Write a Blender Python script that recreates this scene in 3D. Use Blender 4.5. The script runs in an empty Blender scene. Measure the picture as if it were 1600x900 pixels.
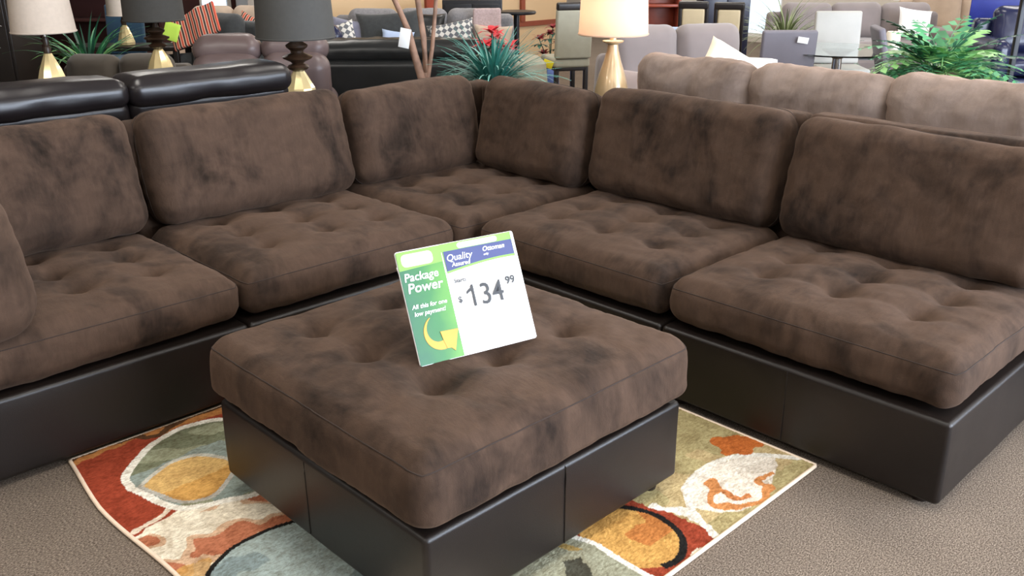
import bpy, bmesh, math, random
import numpy as np
from mathutils import Vector, Matrix, Euler

random.seed(7)
S = bpy.context.scene
COL = S.collection
R = math.radians

# ------------------------------------------------------------------ camera
cam = bpy.data.cameras.new('camera')
cam.sensor_width = 36.0
cam.lens = 1430.6 / 1600 * 36.0
cam.clip_start = 0.05
cam.clip_end = 200
co = bpy.data.objects.new('camera', cam)
COL.objects.link(co)
FW = Vector((0.65113917, 0.6724966, -0.35180407))
RT = Vector((0.71746484, -0.69658519, -0.00364325))
UP = Vector((0.24751158, 0.25003479, 0.93606657))
co.matrix_world = Matrix(((RT.x, UP.x, -FW.x, 0), (RT.y, UP.y, -FW.y, 0), (RT.z, UP.z, -FW.z, 1.5612), (0, 0, 0, 1)))
S.camera = co

# ------------------------------------------------------------------ world
w = bpy.data.worlds.new('world')
S.world = w
w.use_nodes = True
bg = w.node_tree.nodes['Background']
bg.inputs['Color'].default_value = (0.72, 0.84, 1.0, 1)
bg.inputs['Strength'].default_value = 1.6

# ------------------------------------------------------------------ lights (shop fluorescents and the window wall on the right)
def area(name, loc, rot, sx, sy, power, col):
    l = bpy.data.lights.new(name, 'AREA')
    l.shape = 'RECTANGLE'
    l.size, l.size_y = sx, sy
    l.energy = power
    l.color = col
    o = bpy.data.objects.new(name, l)
    o.location = loc
    o.rotation_euler = rot
    COL.objects.link(o)
    return o

WARM = (1.0, 0.95, 0.88)
for lx in (-1.6, 1.2, 4.0, 6.8, 9.6, 12.2):
    for ly in (-2.2, 0.8, 3.8, 6.8, 9.8):
        if lx < 3 and ly > 5:
            continue      # ceiling lights left out over the back left corner to keep it darker
        area('ceiling_light', (lx, ly, 3.12), (0, 0, 0), 0.6, 1.2, 32, WARM)
for wx in (2.2, 5.4, 8.6):
    area('window_light', (wx, -4.85, 1.7), (R(-90), 0, R(180)), 2.8, 2.2, 400, (0.74, 0.84, 1.0))

# ------------------------------------------------------------------ exposure
S.view_settings.view_transform = 'Standard'
S.view_settings.look = 'None'
S.view_settings.exposure = 0.35
S.view_settings.gamma = 1.0
S.view_settings.use_curve_mapping = False

# ------------------------------------------------------------------ materials
def lin(c):
    return tuple(((v / 255) / 12.92 if v / 255 <= 0.04045 else ((v / 255 + 0.055) / 1.055) ** 2.4) for v in c)

class NT:
    def __init__(s, name):
        s.m = bpy.data.materials.new(name)
        s.m.use_nodes = True
        s.t = s.m.node_tree
        s.b = s.t.nodes['Principled BSDF']
    def n(s, typ, **kw):
        x = s.t.nodes.new(typ)
        for k, v in kw.items():
            setattr(x, k, v)
        return x
    def l(s, a, b):
        s.t.links.new(a, b)
    def coords(s, scale=(1, 1, 1), rand=True):
        tc = s.n('ShaderNodeTexCoord')
        out = tc.outputs['Object']
        if rand:
            oi = s.n('ShaderNodeObjectInfo')
            mu = s.n('ShaderNodeMath', operation='MULTIPLY')
            s.l(oi.outputs['Random'], mu.inputs[0])
            mu.inputs[1].default_value = 37.0
            ad = s.n('ShaderNodeVectorMath', operation='ADD')
            s.l(out, ad.inputs[0])
            s.l(mu.outputs[0], ad.inputs[1])
            out = ad.outputs[0]
        mp = s.n('ShaderNodeMapping')
        mp.inputs['Scale'].default_value = scale
        s.l(out, mp.inputs['Vector'])
        return mp.outputs[0]
    def noise(s, vec, scale, detail=2, rough=0.5, dist=0.0):
        x = s.n('ShaderNodeTexNoise')
        x.inputs['Scale'].default_value = scale
        x.inputs['Detail'].default_value = detail
        x.inputs['Roughness'].default_value = rough
        x.inputs['Distortion'].default_value = dist
        s.l(vec, x.inputs['Vector'])
        return x.outputs['Fac']
    def ramp(s, fac, stops):
        x = s.n('ShaderNodeValToRGB')
        e = x.color_ramp.elements
        while len(e) < len(stops):
            e.new(0.5)
        for q, (p, c) in zip(e, stops):
            q.position = p
            q.color = (*c, 1) if len(c) == 3 else c
        s.l(fac, x.inputs['Fac'])
        return x.outputs['Color']
    def mix(s, fac, a, b, mode='MIX'):
        x = s.n('ShaderNodeMix', data_type='RGBA', blend_type=mode)
        if isinstance(fac, (int, float)):
            x.inputs[0].default_value = fac
        else:
            s.l(fac, x.inputs[0])
        for i, v in ((6, a), (7, b)):
            if isinstance(v, tuple):
                x.inputs[i].default_value = (*v[:3], 1)
            else:
                s.l(v, x.inputs[i])
        return x.outputs[2]
    def bump(s, h, strength, dist=0.01):
        x = s.n('ShaderNodeBump')
        x.inputs['Strength'].default_value = strength
        x.inputs['Distance'].default_value = dist
        s.l(h, x.inputs['Height'])
        s.l(x.outputs[0], s.b.inputs['Normal'])

def plain(name, rgb, rough=0.6, metal=0.0, var=0.12, scale=8, bump=0.0, sheen=0.0, coat=0.0, bscale=150):
    q = NT(name)
    c = lin(rgb)
    v = q.coords()
    f = q.noise(v, scale, 3)
    q.l(q.ramp(f, [(0.3, tuple(x * (1 - var) for x in c)), (0.7, tuple(min(1, x * (1 + var)) for x in c))]), q.b.inputs['Base Color'])
    q.b.inputs['Roughness'].default_value = rough
    q.b.inputs['Metallic'].default_value = metal
    q.b.inputs['Sheen Weight'].default_value = sheen
    q.b.inputs['Coat Weight'].default_value = coat
    if bump:
        q.bump(q.noise(v, bscale, 2), bump, 0.004)
    return q.m

def suede(name, dark, light, sheen=0.35):
    q = NT(name)
    v = q.coords()
    vs = q.coords((1.25, 1.0, 0.8))
    a = q.noise(vs, 3.8, 4, 0.6, 0.45)
    b = q.noise(v, 13, 4, 0.6, 1.2)
    c = q.noise(q.coords((22, 5, 3)), 4, 3, 0.6, 0.4)
    d, l = lin(dark), lin(light)
    col1 = q.ramp(a, [(0.35, (0, 0, 0)), (0.54, (1, 1, 1))])
    col2 = q.ramp(b, [(0.34, (0, 0, 0)), (0.66, (1, 1, 1))])
    col3 = q.ramp(c, [(0.35, (0, 0, 0)), (0.68, (1, 1, 1))])
    f = q.mix(0.26, col1, col2)
    f = q.mix(0.13, f, col3)
    q.l(q.mix(f, d, l), q.b.inputs['Base Color'])
    q.b.inputs['Roughness'].default_value = 0.85
    q.b.inputs['Specular IOR Level'].default_value = 0.15
    q.b.inputs['Sheen Weight'].default_value = sheen
    q.b.inputs['Sheen Roughness'].default_value = 0.45
    q.b.inputs['Sheen Tint'].default_value = (*lin((205, 172, 150)), 1)
    fold = q.noise(q.coords((3.2, 1.0, 1.0)), 13, 3, 0.55, 1.6)
    h = q.mix(0.30, q.mix(0.5, fold, q.noise(v, 55, 4, 0.6)), q.noise(v, 420, 2))
    q.bump(h, 0.42, 0.007)
    return q.m

def leather(name, rgb, rough=0.4, var=0.2, bump=0.16):
    q = NT(name)
    v = q.coords()
    c = lin(rgb)
    f = q.noise(v, 5, 3)
    q.l(q.ramp(f, [(0.3, tuple(x * (1 - var) for x in c)), (0.7, tuple(x * (1 + var) for x in c))]), q.b.inputs['Base Color'])
    q.b.inputs['Roughness'].default_value = rough
    q.b.inputs['Specular IOR Level'].default_value = 0.38
    vo = q.n('ShaderNodeTexVoronoi', feature='DISTANCE_TO_EDGE')
    vo.inputs['Scale'].default_value = 210
    q.l(v, vo.inputs['Vector'])
    q.bump(q.mix(0.45, vo.outputs['Distance'], q.noise(v, 26, 3)), bump, 0.004)
    return q.m

M = {}
M['suede'] = suede('brown_suede', (25, 18, 14), (75, 58, 47), 0.13)
M['suede_far'] = suede('mocha_suede', (100, 87, 80), (136, 121, 112), 0.4)
M['welt'] = plain('suede_welt', (44, 32, 25), 0.9, var=0.25, scale=25)
M['leather'] = leather('espresso_leather', (24, 18, 15), 0.40)
M['foot'] = plain('dark_wood_foot', (30, 20, 15), 0.5)
M['blackleather'] = leather('black_leather', (27, 23, 24), 0.30, 0.1, 0.08)
M['black2'] = leather('black_leather_soft', (25, 26, 26), 0.33, 0.1, 0.1)
M['taupeleather'] = leather('taupe_leather', (97, 82, 80), 0.38, 0.1, 0.08)
M['navyleather'] = leather('navy_leather', (26, 30, 58), 0.25, 0.1, 0.08)
M['shade_white'] = plain('white_lamp_linen', (205, 190, 175), 0.9, var=0.04, scale=40, bump=0.1, bscale=400)
M['shade_dark'] = plain('charcoal_lamp_linen', (62, 61, 58), 0.8, var=0.05, scale=40, bump=0.1, bscale=400)
M['gold'] = plain('champagne_glaze', (222, 202, 150), 0.22, metal=0.45, var=0.08, scale=10, coat=0.4)
M['bronze'] = plain('gold_brown_ceramic', (186, 160, 122), 0.28, metal=0.25, var=0.2, scale=5, coat=0.5)
M['darkwood'] = plain('dark_turned_wood', (52, 36, 24), 0.35, var=0.3, scale=20)
M['wood'] = plain('walnut_wood', (72, 46, 30), 0.4, var=0.25, scale=12)
M['espresso'] = plain('espresso_wood', (28, 21, 18), 0.4, var=0.2, scale=12)
M['redwood'] = plain('cherry_wood', (142, 62, 40), 0.4, var=0.2, scale=10)
M['bark'] = plain('driftwood_bark', (132, 102, 84), 0.8, var=0.35, scale=14, bump=0.4, bscale=40)
M['chrome'] = plain('chrome_metal', (190, 190, 190), 0.2, metal=1.0, var=0.02)
M['blackmetal'] = plain('black_metal', (22, 23, 27), 0.4, metal=0.3)
M['wall'] = plain('beige_wall_paint', (196, 166, 128), 0.9, var=0.03, scale=2)
M['wallwhite'] = plain('off_white_wall_paint', (206, 198, 186), 0.9, var=0.03, scale=2)
M['walldark'] = plain('burgundy_wall_paint', (58, 22, 18), 0.8, var=0.1, scale=2)
M['trimred'] = plain('mahogany_trim', (128, 60, 36), 0.5, var=0.1)
M['trimdark'] = plain('black_vinyl_base', (30, 26, 24), 0.6)
M['trimwhite'] = plain('white_trim_paint', (230, 228, 224), 0.6, var=0.02)
M['ceil'] = plain('ceiling_tile', (226, 222, 214), 0.95, var=0.03, scale=3)
M['grey'] = plain('grey_weave', (112, 110, 112), 0.9, var=0.18, scale=60, sheen=0.2, bump=0.2)
M['mauvegrey'] = plain('mauve_grey_velour', (122, 112, 110), 0.85, var=0.07, scale=4, sheen=0.3)
M['charcoal'] = plain('charcoal_weave', (44, 46, 46), 0.85, var=0.2, scale=30, sheen=0.15)
M['lavender'] = plain('lavender_grey_velour', (112, 112, 128), 0.85, var=0.15, scale=12, sheen=0.2)
M['beige'] = plain('beige_weave', (176, 156, 136), 0.9, var=0.08, scale=8, sheen=0.2)
M['olive'] = plain('olive_brown_velour', (74, 66, 56), 0.9, var=0.1, scale=5, sheen=0.2)
M['cream'] = plain('cream_fabric', (222, 212, 194), 0.9, var=0.05, scale=10, bump=0.2)
M['white'] = plain('white_paper', (236, 236, 234), 0.6, var=0.02)
M['sage'] = plain('sage_linen', (152, 148, 130), 0.85, var=0.04, scale=20, bump=0.15, bscale=300)
M['steelgrey'] = plain('steel_grey_vinyl', (108, 104, 112), 0.55, var=0.06, scale=6)
M['palegrey'] = plain('pale_grey_vinyl', (168, 166, 160), 0.5, var=0.04, scale=6)
M['tan'] = plain('tan_pad', (190, 172, 138), 0.8, var=0.06)
M['teal'] = plain('teal_velour', (26, 62, 86), 0.7, var=0.15, scale=6, sheen=0.2)
M['blue'] = plain('blue_velour', (72, 92, 148), 0.75, var=0.12, scale=8, sheen=0.2)
M['royal'] = plain('royal_blue_panel', (40, 52, 140), 0.35, var=0.1)
M['navy'] = plain('navy_lacquer', (26, 26, 48), 0.3, var=0.1)
M['paleblue'] = plain('pale_blue_vinyl', (160, 176, 204), 0.5, var=0.04)
M['lime'] = plain('lime_card', (190, 226, 84), 0.6, var=0.04)
M['yellow'] = plain('yellow_card', (222, 206, 40), 0.6, var=0.04)
M['red'] = plain('red_petal', (188, 26, 40), 0.6, var=0.25, scale=30)
M['darkred'] = plain('crimson_petal', (128, 22, 32), 0.6, var=0.25, scale=30)
M['mauve'] = plain('mauve_knit', (168, 148, 146), 0.95, var=0.15, scale=70, bump=0.3)
M['grass_teal'] = plain('teal_blade', (48, 116, 106), 0.45, var=0.3, scale=8)
M['grass_teal_light'] = plain('pale_teal_blade', (104, 160, 150), 0.45, var=0.2, scale=8)
M['leaf'] = plain('green_leaf', (72, 142, 96), 0.45, var=0.3, scale=8)
M['leaf_light'] = plain('light_green_leaf', (134, 186, 112), 0.45, var=0.25, scale=8)
M['leaf_dark'] = plain('dark_green_leaf', (28, 74, 56), 0.45, var=0.3, scale=8)
M['grass_olive'] = plain('olive_blade', (122, 134, 92), 0.5, var=0.3, scale=8)
M['wicker'] = plain('brown_wicker', (84, 66, 50), 0.8, var=0.3, scale=60, bump=0.5, bscale=90)

def shade_lit():
    q = NT('glowing_lamp_linen')
    q.b.inputs['Base Color'].default_value = (*lin((226, 206, 184)), 1)
    q.b.inputs['Roughness'].default_value = .9
    t = q.n('ShaderNodeBsdfTranslucent')
    t.inputs['Color'].default_value = (*lin((240, 218, 198)), 1)
    m = q.n('ShaderNodeMixShader')
    m.inputs[0].default_value = .45
    q.l(q.b.outputs[0], m.inputs[1])
    q.l(t.outputs[0], m.inputs[2])
    out = [x for x in q.t.nodes if x.type == 'OUTPUT_MATERIAL'][0]
    q.l(m.outputs[0], out.inputs['Surface'])
    return q.m
M['shade_lit'] = shade_lit()

def patterned(name, a, b, scale, kind='stripes'):
    q = NT(name)
    v = q.coords(rand=False)
    if kind == 'stripes':
        x = q.n('ShaderNodeTexWave', wave_type='BANDS', bands_direction='X')
        x.inputs['Scale'].default_value = scale
        x.inputs['Distortion'].default_value = 0.6
        x.inputs['Detail'].default_value = 1
        q.l(v, x.inputs['Vector'])
        f = x.outputs['Fac']
        q.l(q.ramp(f, [(0.0, lin(a)), (0.35, lin(b)), (0.55, lin((226, 206, 186))), (0.8, lin((60, 44, 38)))]), q.b.inputs['Base Color'])
    else:
        x = q.n('ShaderNodeTexChecker')
        x.inputs['Scale'].default_value = scale
        x.inputs['Color1'].default_value = (*lin(a), 1)
        x.inputs['Color2'].default_value = (*lin(b), 1)
        mp = q.n('ShaderNodeMapping')
        mp.inputs['Rotation'].default_value = (0, 0, R(45))
        q.l(v, mp.inputs['Vector'])
        q.l(mp.outputs[0], x.inputs['Vector'])
        q.l(x.outputs['Color'], q.b.inputs['Base Color'])
    q.b.inputs['Roughness'].default_value = 0.9
    return q.m
M['throw'] = patterned('striped_throw_weave', (176, 62, 44), (208, 120, 92), 7)
M['diamond'] = patterned('diamond_weave', (196, 192, 184), (92, 94, 98), 26, 'check')

def glassmat(name, col, rough=0.02):
    q = NT(name)
    q.b.inputs['Base Color'].default_value = (*col, 1)
    q.b.inputs['Transmission Weight'].default_value = 1.0
    q.b.inputs['Roughness'].default_value = rough
    q.b.inputs['IOR'].default_value = 1.45
    return q.m
M['glass'] = glassmat('clear_glass', (0.95, 0.97, 0.96))
M['glass_table'] = glassmat('green_tinted_glass', (0.75, 0.86, 0.84))

def carpet_mat():
    q = NT('brown_loop_carpet')
    v = q.coords(rand=False)
    vr = q.coords((1, 1.9, 1), rand=False)
    f = q.noise(vr, 150, 3, 0.75)
    g = q.noise(v, 3, 3)
    c = q.ramp(f, [(0.34, lin((64, 55, 47))), (0.50, lin((118, 105, 93))), (0.66, lin((170, 155, 139)))])
    c2 = q.mix(q.ramp(g, [(0.3, (0, 0, 0)), (0.7, (1, 1, 1))]), (0.86, 0.86, 0.86), (1, 1, 1))
    q.l(q.mix(1.0, c, c2, 'MULTIPLY'), q.b.inputs['Base Color'])
    q.b.inputs['Roughness'].default_value = 0.95
    q.b.inputs['Specular IOR Level'].default_value = 0.1
    q.bump(f, 0.8, 0.006)
    return q.m
M['carpet'] = carpet_mat()

def rug_mat():
    q = NT('printed_rug_pile')
    a = q.n('ShaderNodeVertexColor', layer_name='pattern')
    v = q.coords(rand=False)
    f = q.noise(q.coords((1.0, 2.2, 1.0), rand=False), 62, 5, 0.78)
    g = q.noise(v, 13, 5, 0.72, 1.0)
    m1 = q.ramp(f, [(0.30, (0.52, 0.48, 0.42)), (0.58, (1.04, 1.04, 1.04))])
    m2 = q.ramp(g, [(0.28, (0.62, 0.56, 0.5)), (0.58, (1.04, 1.04, 1.04))])
    c = q.mix(1.0, a.outputs['Color'], m1, 'MULTIPLY')
    q.l(q.mix(1.0, c, m2, 'MULTIPLY'), q.b.inputs['Base Color'])
    q.b.inputs['Roughness'].default_value = 0.95
    q.b.inputs['Specular IOR Level'].default_value = 0.1
    q.bump(f, 0.6, 0.006)
    return q.m
M['rug'] = rug_mat()

# ------------------------------------------------------------------ mesh helpers
class MB:
    def __init__(s):
        s.v, s.f, s.k = [], [], 0
    def add(s, v, f, mat=None):
        v = np.asarray(v, float).reshape(-1, 3)
        if mat is not None:
            A = np.array(mat)
            v = v @ A[:3, :3].T + A[:3, 3]
        s.v.append(v)
        s.f += [tuple(int(i) + s.k for i in q) for q in f]
        s.k += len(v)
        return s
    def mesh(s, name, mat, smooth=True, angle=40):
        me = bpy.data.meshes.new(name)
        me.from_pydata(np.concatenate(s.v).tolist(), [], s.f)
        me.materials.append(mat)
        if smooth:
            me.polygons.foreach_set('use_smooth', [True] * len(me.polygons))
            if angle:
                me.set_sharp_from_angle(angle=R(angle))
        me.update()
        return me

def link(name, me, parent=None, loc=(0, 0, 0), rot=(0, 0, 0)):
    o = bpy.data.objects.new(name, me)
    COL.objects.link(o)
    o.location = loc
    o.rotation_euler = rot
    if parent:
        o.parent = parent
    return o

def thing(name, label, cat, loc=(0, 0, 0), rz=0.0, group=None, me=None):
    o = link(name, me, None, loc, (0, 0, rz))
    o['label'] = label
    o['category'] = cat
    if group:
        o['group'] = group
    return o

def T(loc=(0, 0, 0), rot=(0, 0, 0), sc=(1, 1, 1)):
    return Matrix.Translation(loc) @ Euler(rot).to_matrix().to_4x4() @ Matrix.Diagonal((*sc, 1))

def lattice(X, Y, Z):
    nx, ny, nz = len(X), len(Y), len(Z)
    idx = -np.ones((nx, ny, nz), int)
    msk = np.zeros((nx, ny, nz), bool)
    msk[[0, -1]] = True
    msk[:, [0, -1]] = True
    msk[:, :, [0, -1]] = True
    idx[msk] = np.arange(msk.sum())
    g = np.argwhere(msk)
    P = np.stack([X[g[:, 0]], Y[g[:, 1]], Z[g[:, 2]]], 1)
    F = []
    def quad(a, flip):
        q = np.stack([a[:-1, :-1], a[1:, :-1], a[1:, 1:], a[:-1, 1:]], -1).reshape(-1, 4)
        F.append(q[:, ::-1] if flip else q)
    quad(idx[:, :, -1], False)
    quad(idx[:, :, 0], True)
    quad(idx[:, 0, :], False)
    quad(idx[:, -1, :], True)
    quad(idx[0, :, :], True)
    quad(idx[-1, :, :], False)
    return P, np.concatenate(F), idx

def axis(h, r, n, seg):
    t = np.tan(np.linspace(0, math.pi / 4, seg + 1)) * r
    t = t if r > 0 else np.zeros(1)
    lo = -h + r - t[::-1]
    hi = h - r + t
    mid = np.linspace(-h + r, h - r, max(n, 1) + 1)[1:-1]
    return np.concatenate([lo, mid, hi])

def rounded(size, r, div=(1, 1, 1), seg=3):
    h = np.array(size, float) / 2
    r = min(r, h.min() * 0.999)
    P, F, idx = lattice(axis(h[0], r, div[0], seg), axis(h[1], r, div[1], seg), axis(h[2], r, div[2], seg))
    q = np.clip(P, -(h - r), h - r)
    d = P - q
    n = d / np.maximum(np.linalg.norm(d, axis=1, keepdims=True), 1e-9)
    return q + n * r, F, n, idx

def box(mb, c, size, r=0.01, rot=(0, 0, 0), seg=2):
    v, f, _, _ = rounded(size, r, (1, 1, 1), seg)
    mb.add(v, f, T(c, rot))
    return mb

def boxobj(name, c, size, mat, parent=None, r=0.01, rot=(0, 0, 0), seg=2):
    return link(name, box(MB(), (0, 0, 0), size, r, (0, 0, 0), seg).mesh(name, mat), parent, c, rot)

def fbm(P, seed, scale, octs=3):
    rs = np.random.RandomState(seed)
    out = np.zeros(len(P))
    amp, tot = 1.0, 0
    for o in range(octs):
        for k in range(5):
            d = rs.normal(size=3)
            d /= np.linalg.norm(d)
            fr = scale * (2 ** o) * rs.uniform(0.6, 1.5)
            out += amp * np.sin(P @ d * fr + rs.uniform(0, 6.28) + 0.8 * np.sin(P @ rs.normal(size=3) * scale))
        tot += amp * 2.2
        amp *= 0.5
    return out / tot

def cushion(size, r, div, seed=1, crown=0.02, bulge=0.012, tufts=None, tdepth=0.03, tsig=0.055, crease=0.012, wrinkle=0.004, seg=6, wscale=9, sag=None, taper=0.0):
    """a soft rounded cushion; tufts = (xs, ys) local positions of the buttons"""
    v, f, n, idx = rounded(size, r, div, seg)
    h = np.array(size) / 2
    u = np.abs(v[:, 0] / h[0])
    w_ = np.abs(v[:, 1] / h[1])
    z = v[:, 2] / h[2]
    top = np.clip(n[:, 2], 0, 1)
    out = v.copy()
    dz = crown * (1 - np.clip(u, 0, 1) ** 3) * (1 - np.clip(w_, 0, 1) ** 3) * top
    if tufts:
        xs, ys = tufts
        rs = np.random.RandomState(seed + 50)
        pts = {}
        for i, a in enumerate(xs):
            for j, b in enumerate(ys):
                pts[i, j] = np.array([a + rs.uniform(-.01, .01), b + rs.uniform(-.01, .01)])
        segs = []
        for (i, j), p in pts.items():
            dd = np.hypot(v[:, 0] - p[0], v[:, 1] - p[1])
            dz -= tdepth * np.exp(-(dd / tsig) ** 1.15) * top
            for di, dj in ((1, 0), (0, 1)):
                if (i + di, j + dj) in pts:
                    segs.append((p, pts[i + di, j + dj], 1.0, 1.0))
            if i == 0:
                segs.append((p, np.array([-h[0] + 0.02, p[1] + rs.uniform(-.02, .02)]), 0.8, 0.1))
            if i == len(xs) - 1:
                segs.append((p, np.array([h[0] - 0.02, p[1] + rs.uniform(-.02, .02)]), 0.8, 0.1))
            if j == 0:
                segs.append((p, np.array([p[0] + rs.uniform(-.02, .02), -h[1] + 0.02]), 0.8, 0.1))
            if j == len(ys) - 1:
                segs.append((p, np.array([p[0] + rs.uniform(-.02, .02), h[1] - 0.02]), 0.8, 0.1))
        for a, b, wa, wb in segs:
            e = b - a
            t = np.clip(((v[:, 0] - a[0]) * e[0] + (v[:, 1] - a[1]) * e[1]) / (e @ e), 0, 1)
            dd = np.hypot(v[:, 0] - a[0] - t * e[0], v[:, 1] - a[1] - t * e[1])
            s_ = 0.55 + 0.45 * np.abs(2 * t - 1)
            dz -= crease * (wa + (wb - wa) * t) * s_ * np.exp(-(dd / 0.030) ** 1.2) * top
    out[:, 2] += dz
    side = np.sqrt(np.clip(1 - n[:, 2] ** 2, 0, 1))
    b = bulge * (1 - np.clip(np.abs(z), 0, 1) ** 2) * side
    out[:, 0] += b * np.sign(v[:, 0]) * np.abs(n[:, 0])
    out[:, 1] += b * np.sign(v[:, 1]) * np.abs(n[:, 1])
    wv = fbm(v, seed, wscale, 4) * wrinkle
    fine = fbm(v * np.array([1, 1.6, 1]), seed + 9, wscale * 5, 2) * wrinkle * 0.3
    out += n * (wv + fine)[:, None]
    if taper:
        k = np.clip(-z, 0, 1) ** 2 * side
        out[:, 0] += taper * k * np.sign(v[:, 0]) * np.abs(n[:, 0])
        out[:, 1] += taper * k * np.sign(v[:, 1]) * np.abs(n[:, 1])
    if sag is not None:
        out[:, 2] += sag(v)
    return out, f, idx

def loop_tube(P, rad, nseg=6, closed=True):
    """tube along a 3d polyline"""
    P = np.asarray(P, float)
    N = len(P)
    if closed:
        t = np.roll(P, -1, 0) - np.roll(P, 1, 0)
    else:
        t = np.gradient(P, axis=0)
    t /= np.maximum(np.linalg.norm(t, axis=1, keepdims=True), 1e-9)
    up = np.array([0, 0, 1.0])
    a = np.cross(t, up)
    bad = np.linalg.norm(a, axis=1) < 1e-3
    a[bad] = np.cross(t[bad], np.array([1.0, 0, 0]))
    a /= np.linalg.norm(a, axis=1, keepdims=True)
    b = np.cross(a, t)
    rad = np.broadcast_to(np.asarray(rad, float), (N,))
    th = np.linspace(0, 2 * math.pi, nseg, endpoint=False)
    V = (P[:, None] + rad[:, None, None] * (np.cos(th)[None, :, None] * a[:, None] + np.sin(th)[None, :, None] * b[:, None])).reshape(-1, 3)
    F = []
    for i in range(N if closed else N - 1):
        j = (i + 1) % N
        for k in range(nseg):
            l = (k + 1) % nseg
            F.append((i * nseg + k, i * nseg + l, j * nseg + l, j * nseg + k))
    if not closed:
        F.append(tuple(range(nseg))[::-1])
        F.append(tuple((N - 1) * nseg + k for k in range(nseg)))
    return V, F

def tube(P, rad, mat, name, parent=None, nseg=8, loc=(0, 0, 0), closed=False):
    v, f = loop_tube(P, rad, nseg, closed)
    return link(name, MB().add(v, f).mesh(name, mat, True, 60), parent, loc)

def lathe_mesh(name, prof, mat, seg=28, angle=35, cap=True):
    prof = np.array(prof, float)
    th = np.linspace(0, 2 * math.pi, seg, endpoint=False)
    V = np.stack([prof[:, None, 0] * np.cos(th), prof[:, None, 0] * np.sin(th), np.repeat(prof[:, 1:2], seg, 1)], -1).reshape(-1, 3)
    F = []
    n = len(prof)
    for i in range(n - 1):
        for k in range(seg):
            l = (k + 1) % seg
            F.append((i * seg + k, i * seg + l, (i + 1) * seg + l, (i + 1) * seg + k))
    if cap:
        F.append(tuple(range(seg))[::-1])
        F.append(tuple((n - 1) * seg + k for k in range(seg)))
    return MB().add(V, F).mesh(name, mat, True, angle)

def ring_of(idx, k):
    a = idx[:, 0, k].tolist() + idx[-1, 1:, k].tolist() + idx[-2::-1, -1, k].tolist() + idx[0, -2:0:-1, k].tolist()
    return a

# ------------------------------------------------------------------ setting
def structure(name, me, loc=(0, 0, 0), rot=(0, 0, 0), parent=None):
    o = link(name, me, parent, loc, rot)
    if not parent:
        o['kind'] = 'structure'
    return o

def slab(name, x0, x1, y0, y1, z0, z1, mat, parent=None):
    o = structure(name, box(MB(), (0, 0, 0), (x1 - x0, y1 - y0, z1 - z0), 0.001, seg=1).mesh(name, mat, False), ((x0 + x1) / 2, (y0 + y1) / 2, (z0 + z1) / 2), parent=parent)
    return o

X0, X1, Y0, Y1, ZC = -4.0, 14.0, -5.2, 14.0, 3.2
slab('floor', X0 - .2, X1 + .2, Y0 - .2, Y1 + .2, -0.12, 0.0, M['carpet'])
slab('ceiling', X0 - .2, X1 + .2, Y0 - .2, Y1 + .2, ZC, ZC + .12, M['ceil'])
slab('wall_left', X0 - .15, X0, Y0, Y1, 0, ZC, M['wallwhite'])

def wall_with_windows(name, axis_, pos, a0, a1, wins, mat, th=0.15):
    """solid wall built round its openings, all in one mesh; wins = (a, b, z0, z1)"""
    mb = MB()
    def put(a, b, z0, z1):
        if b - a < 1e-4 or z1 - z0 < 1e-4:
            return
        if axis_ == 'x':
            box(mb, ((a + b) / 2, pos, (z0 + z1) / 2), (b - a, th, z1 - z0), 0.001, seg=1)
        else:
            box(mb, (pos, (a + b) / 2, (z0 + z1) / 2), (th, b - a, z1 - z0), 0.001, seg=1)
    cur = a0
    for a, b, z0, z1 in wins:
        put(cur, a, 0, ZC)
        put(a, b, 0, z0)
        put(a, b, z1, ZC)
        cur = b
    put(cur, a1, 0, ZC)
    return structure(name, mb.mesh(name, mat, False))

NWIN = [0]
def window(axis_, pos, a, b, z0, z1, mull=1):
    NWIN[0] += 1
    name = 'window_%d' % NWIN[0]
    mb = MB()
    def bar(a_, b_, c_, d_):
        if axis_ == 'x':
            box(mb, ((a_ + b_) / 2, pos, (c_ + d_) / 2), (b_ - a_, .07, d_ - c_), 0.004, seg=1)
        else:
            box(mb, (pos, (a_ + b_) / 2, (c_ + d_) / 2), (.07, b_ - a_, d_ - c_), 0.004, seg=1)
    bar(a, b, z0, z0 + .06)
    bar(a, b, z1 - .06, z1)
    bar(a, a + .06, z0 + .06, z1 - .06)
    bar(b - .06, b, z0 + .06, z1 - .06)
    edges = np.linspace(a + .03, b - .03, mull + 1)
    for e in edges[1:-1]:
        bar(e - .03, e + .03, z0 + .06, z1 - .06)
    fr = structure(name, mb.mesh(name, M['trimwhite'], False))
    for i in range(mull):
        p, q = edges[i] + .03, edges[i + 1] - .03
        if axis_ == 'x':
            boxobj('pane', ((p + q) / 2, pos, (z0 + z1) / 2), (q - p, .008, z1 - z0 - .12), M['glass'], fr, 0.001, seg=1)
        else:
            boxobj('pane', (pos, (p + q) / 2, (z0 + z1) / 2), (.008, q - p, z1 - z0 - .12), M['glass'], fr, 0.001, seg=1)
    return fr

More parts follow.
